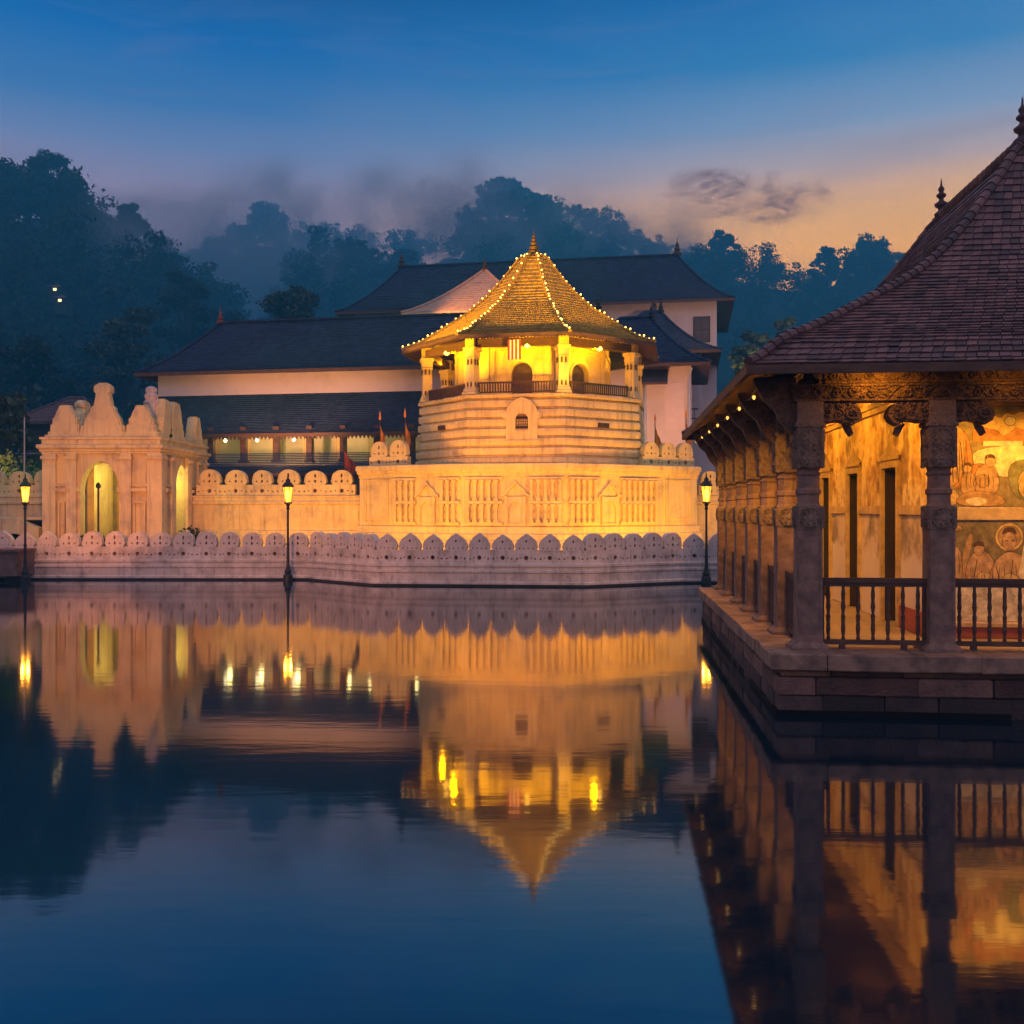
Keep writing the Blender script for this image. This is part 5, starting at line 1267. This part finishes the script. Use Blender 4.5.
def crown_lobes(rg, h, w, kind=0):
    L_ = []; n = 14 if kind == 0 else 11
    for i in range(n):
        a = rg.uniform(0,2*pi); q = rg.uniform(0,1); zc = h*(.42+.48*q); rr_ = w*.5*(1-.55*abs(q-.35))*rg.uniform(.3,.95)
        s_ = w*rg.uniform(.12,.25)
        L_.append(((rr_*cos(a), rr_*sin(a), zc), (s_, s_, s_*rg.uniform(.55,.8))))
    L_.append(((0,0,h*.62),(w*.3,w*.3,h*.24)))
    return L_
def quads_obj(name, Q, mat, parent=None):
    me = bpy.data.meshes.new(name); n = len(Q)
    me.vertices.add(n*4); me.vertices.foreach_set('co', Q.reshape(-1).astype(np.float32))
    me.loops.add(n*4); me.loops.foreach_set('vertex_index', np.arange(n*4,dtype=np.int32))
    me.polygons.add(n); me.polygons.foreach_set('loop_start', np.arange(0,n*4,4,dtype=np.int32))
    me.materials.append(mat); me.update(calc_edges=True)
    o = bpy.data.objects.new(name, me); col.objects.link(o)
    if parent is not None: o.parent = parent
    return o
def prof_at(pts, px):
    if px <= pts[0][0]: return pts[0][1]
    for (a, ya), (b_, yb) in zip(pts[:-1], pts[1:]):
        if a <= px <= b_: f = (px-a)/(b_-a); f = f*f*(3-2*f); return ya+(yb-ya)*f
    return pts[-1][1]
nrg = np.random.default_rng(5)
protos = []
for i in range(6):
    h = nrg.uniform(9,14); w = nrg.uniform(7.5,12)
    protos.append(leaf_arrays(nrg, crown_lobes(nrg,h,w,i % 2), 52, .40))
def ridge(name, fname, pts, Yr, rund, th, spacing, seed, backd=25, step=6):
    """a hill whose crest, seen at distance Yr, runs through pts; its wood is one mass"""
    rg = np.random.default_rng(seed); 
    xs = np.arange((pts[0][0]-512)/1000*Yr, (pts[-1][0]-512)/1000*Yr+.1, step)
    def gz(X, Y):
        top = 3+(510-prof_at(pts, X/Yr*1000+512))/1000*Yr-1.3*th
        q = min(1,max(0,(Y-(Yr-rund))/rund)); q = q*q*(3-2*q)*.55+.45*q
        dn = max(0,(Y-Yr)/60)
        return .3+(max(top,1)-.3)*q*(1-.4*dn)
    ys = np.linspace(Yr-rund, Yr+backd+20, 14)
    mb = MB(); vs = [(x,y,gz(x,y)) for x in xs for y in ys]; k = len(ys)
    mb.add(vs, [(i*k+j,(i+1)*k+j,(i+1)*k+j+1,i*k+j+1) for i in range(len(xs)-1) for j in range(k-1)])
    tag(mb.build(name, hillm, smooth=True), kind='structure')
    out = []
    nx = int((xs[-1]-xs[0])/spacing); ny = int((rund*.9+backd)/spacing)
    for i in range(nx):
        for j in range(ny):
            X = xs[0]+(i+rg.uniform(0,1))*spacing; Y = Yr-rund*.9+(j+rg.uniform(0,1))*spacing
            z = gz(X,Y); P_ = protos[rg.integers(len(protos))]; s_ = rg.uniform(.65,1.2)*th/10; a = rg.uniform(0,2*pi)
            if rg.uniform() < .06: s_ *= 1.12
            if 510-(z+11.5*s_-3)/Y*1000 < prof_at(pts, X/Y*1000+512)-7: continue
            ca, sa = cos(a), sin(a); M3 = np.array([[ca,sa,0],[-sa,ca,0],[0,0,1]])
            out.append((P_ @ M3)*np.array([s_,s_,s_*rg.uniform(.85,1.25)])+np.array([X,Y,z-th*.12]))
    tag(quads_obj(fname, np.concatenate(out), leafmat), 'dark misty woodland covering '+{'near':'the steep hill on the left','mid':'the distant misty hill in the middle','hump':'the rounded hill behind the long hall','big':'the broad hill behind the golden tower','right':'the low ridge under the glowing sky on the right'}[name.split('_')[0]] , 'woodland', kind='stuff')
    return gz
# (names of the hills are cut down to plain words below)
gzA = ridge('near_hill', 'woodland', [(-160,165),(0,163),(50,160),(80,172),(110,196),(135,208),(165,236),(205,246),(245,300),(275,385),(300,440)], 175, 100, 8, 5.4, 1)
gzB = ridge('mid_hill', 'woodland', [(120,300),(165,240),(215,232),(240,215),(265,208),(310,215),(350,222),(420,226),(470,250)], 380, 120, 10, 8, 2)
gzC = ridge('hump_hill', 'woodland', [(215,420),(245,330),(275,285),(300,240),(345,226),(390,230),(420,250),(450,300),(490,380),(520,430)], 230, 90, 7, 5.4, 3)
gzD = ridge('big_hill', 'woodland', [(380,420),(420,330),(450,240),(480,190),(505,182),(535,190),(565,190),(600,205),(640,222),(680,244),(720,262),(770,330),(800,420)], 300, 130, 7.5, 6, 4)
gzE = ridge('right_hill', 'woodland', [(600,300),(640,262),(690,242),(740,248),(780,256),(812,262),(840,244),(865,238),(905,240),(950,246),(1040,230),(1160,250)], 250, 110, 6.5, 6, 5)
for o in list(bpy.data.objects):
    if o.name in ('near_hill','mid_hill','hump_hill','big_hill','right_hill'): o.name = 'hill'

# trees that stand out one by one
tp = {}
def tree(px, ytop, Y, h, w, label, mat=leafmat, kind=0, base=None, size=.22, per=900):
    X = (px-512)/1000*Y; zt = 3+(510-ytop)/1000*Y; z0 = zt-h if base is None else base; H_ = zt-z0
    rg = np.random.default_rng(int(px*7+Y)); tr = thing('tree', label, 'tree', (X,Y,z0), rg.uniform(0,6), 'trees behind the temple')
    key = (kind, mat.name)
    trunk = MB(); trunk.tube([(0,0,-.5),(.15,0,H_*.2),(.1,.1,H_*.42),(0,0,H_*.7)], [.03*H_,.024*H_,.018*H_,.006*H_], 7)
    lobes = []
    for i in range(30):
        a = 2*pi*i/30*5.3+rg.uniform(-.5,.5); q = (i+.5)/30; zc = H_*(.40+.53*q)+rg.uniform(-.03,.03)*H_; rr_ = w*.5*(1-.72*q*q)*rg.uniform(.35,1.05); s_ = w*rg.uniform(.07,.15)
        lobes.append(((rr_*cos(a),rr_*sin(a),zc),(s_,s_,s_*.66)))
        if i % 2: continue
        trunk.tube([(0.05,.05,H_*(.30+.3*q)),(rr_*.5*cos(a),rr_*.5*sin(a),zc-.06*H_),(rr_*.9*cos(a),rr_*.9*sin(a),zc)], [.009*H_,.006*H_,.002*H_], 5)
    trunk.build('trunk', bark, tr); quads_obj('crown', leaf_arrays(rg,lobes,max(60,per//2),size), mat, tr)
    return tr
leafmid = M('mid_leaf_green', (.05,.07,.03), .7, .3, .5, .0, island=True, c2=(.09,.11,.05), spec=.2)
tree(293,281,98,16,9.5,'broad dark tree rising behind the ridge of the long hall roof', leafmid, base=6)
tree(185,262,120,24,11,'tall dark tree left of the long hall roof', leafmat, base=4)
tree(232,300,125,22,9,'slim dark tree just behind the left end of the long hall roof', leafmat, base=4)
tree(128,300,100,22,10,'rounded dark tree above the tall gable of the gatehouse', leafmid, base=2)
tree(66,236,150,34,13,'very tall dark tree on the lower slope of the left hill', leafmat, base=8)
tree(28,330,95,18,10,'dark bushy tree at the left edge below the hillside lights', leafmat, base=2)
tree(6,384,70,9,5,'thin sparse tree at the left edge beside the rusty hut roof', leafmid, base=.8, per=140, size=.22)
tree(50,150,176,17,13,'spreading treetop highest on the left hill skyline', leafmat)
tree(130,203,176,13,9,'single tree notch halfway down the left hill skyline', leafmat)
tree(265,203,382,22,20,'flat-topped tree on the distant middle hilltop', leafmat, size=.8, per=200)
tree(540,194,300,14,13,'rounded tree on the hilltop right above the golden spire', leafmat, size=.6, per=260)
tree(504,178,330,18,20,'pale misty treetop standing out of the cloud above the tower', leafmat, size=.8, per=260)
tree(722,229,251,18,11,'dark tree silhouetted against the glow right of the big hill', leafmat, size=.45, per=200)
tree(868,235,252,20,17,'wide airy tree silhouetted on the right ridge against the sunset', leafmat, size=.38, per=300)
tree(828,243,251,17,9,'small airy tree left of the wide one on the right ridge', leafmat, size=.45, per=140)
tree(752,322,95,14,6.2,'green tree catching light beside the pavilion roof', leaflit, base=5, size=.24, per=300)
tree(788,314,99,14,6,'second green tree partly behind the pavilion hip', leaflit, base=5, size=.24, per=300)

# house lights on the left slope
for px, y, lab in ((55,289,'tiny lit house window glowing upper among the trees on the left hill'), (60,300,'tiny lit house window glowing lower among the trees on the left hill')):
    Y = 92.0
    while Y < 170 and gzA((px-512)/1000*Y, Y)+9 < 3+(510-y)/1000*Y: Y += .5
    Y -= 3; X = (px-512)/1000*Y; z = 3+(510-y)/1000*Y
    hs = thing('hillside_house', lab, 'house', (X,Y,z-1.2), R(5))
    MB().box(-.8,.8,0,2,-.6,1.5).build('wall', M('house_wall',(.02,.025,.022)), hs)
    MB().box(-.20,.17,-.06,-.01,1.0,1.3).build('window', EM('house_window_glow',(1,.72,.25),3.5), hs)
    MB().add([(-.95,-.2,1.5),(.95,-.2,1.5),(.95,2.2,1.5),(-.95,2.2,1.5),(0,1,2.0)], [(0,1,4),(1,2,4),(2,3,4),(3,0,4),(0,3,2,1)]).build('roof', hutroof, hs)

# ------------------------------------------------------------------ haze
hz = MB().box(-290,290,-70,FARY,-1.6,TOPZ+3)
hm = bpy.data.materials.new('haze_air'); hm.use_nodes = True; t = hm.node_tree; t.nodes.clear()
pvn = t.nodes.new('ShaderNodeVolumePrincipled'); pvn.inputs['Color'].default_value = (.06,.66,1.0,1); pvn.inputs['Density'].default_value = DENS; pvn.inputs['Anisotropy'].default_value = .0
oo = t.nodes.new('ShaderNodeOutputMaterial'); t.links.new(pvn.outputs[0], oo.inputs['Volume'])
tag(hz.build('haze', hm), kind='stuff')
vm_ = bpy.data.materials.new('valley_mist_air'); vm_.use_nodes = True; t = vm_.node_tree; t.nodes.clear()
pvn = t.nodes.new('ShaderNodeVolumePrincipled'); pvn.inputs['Color'].default_value = (.10,.66,1.0,1); pvn.inputs['Density'].default_value = MDENS
oo = t.nodes.new('ShaderNodeOutputMaterial'); t.links.new(pvn.outputs[0], oo.inputs['Volume'])
tag(MB().box(-285,285,MY0,MY1,-1.2,MTOP+3).build('valley_mist', vm_), 'blue evening mist lying over the wooded hills', 'mist', kind='stuff')
# banks of drifting mist between the hills
mm = bpy.data.materials.new('drifting_mist'); mm.use_nodes = True; t = mm.node_tree; t.nodes.clear()
def q_(ty, **k):
    n = t.nodes.new(ty)
    for a, v in k.items(): setattr(n, a, v)
    return n
tcm = q_('ShaderNodeTexCoord'); sb = q_('ShaderNodeVectorMath', operation='SUBTRACT'); t.links.new(tcm.outputs['Generated'], sb.inputs[0]); sb.inputs[1].default_value = (.5,.5,.5)
ln = q_('ShaderNodeVectorMath', operation='LENGTH'); t.links.new(sb.outputs[0], ln.inputs[0])
fo = q_('ShaderNodeMapRange', interpolation_type='SMOOTHSTEP'); t.links.new(ln.outputs['Value'], fo.inputs[0]); fo.inputs[1].default_value = .48; fo.inputs[2].default_value = .12
nzm = q_('ShaderNodeTexNoise'); nzm.inputs['Scale'].default_value = .05; nzm.inputs['Detail'].default_value = 4; gm = q_('ShaderNodeNewGeometry'); t.links.new(gm.outputs['Position'], nzm.inputs['Vector'])
nm = q_('ShaderNodeMapRange'); t.links.new(nzm.outputs[0], nm.inputs[0]); nm.inputs[1].default_value = .44; nm.inputs[2].default_value = .62; nm.inputs[3].default_value = .03
ml_ = q_('ShaderNodeMath', operation='MULTIPLY'); t.links.new(fo.outputs[0], ml_.inputs[0]); t.links.new(nm.outputs[0], ml_.inputs[1])
m2_ = q_('ShaderNodeMath', operation='MULTIPLY'); t.links.new(ml_.outputs[0], m2_.inputs[0]); m2_.inputs[1].default_value = .075
vv = q_('ShaderNodeVolumePrincipled'); vv.inputs['Color'].default_value = (.80,.90,1,1); t.links.new(m2_.outputs[0], vv.inputs['Density'])
om = q_('ShaderNodeOutputMaterial'); t.links.new(vv.outputs[0], om.inputs['Volume'])
for (px, y, Y, rx, ry, rz_) in ((470,232,262,56,22,26), (215,270,255,46,22,26), (640,250,268,42,20,16), (350,210,300,70,22,22), (150,235,160,22,14,12), (330,285,210,30,16,10)):
    X = (px-512)/1000*Y; z = 3+(510-y)/1000*Y
    mb = MB(); prof_ = [(max(.02, cos(a)), sin(a)) for a in [-pi/2+pi*i/8 for i in range(9)]]
    mb.lathe([(r_, z_) for r_, z_ in prof_], seg=16)
    mb.v = [(v[0]*rx+X, v[1]*ry+Y, v[2]*rz_+z) for v in mb.v]
    tag(mb.build('mist', mm), 'soft bank of drifting mist between the wooded hills', 'mist', kind='stuff')
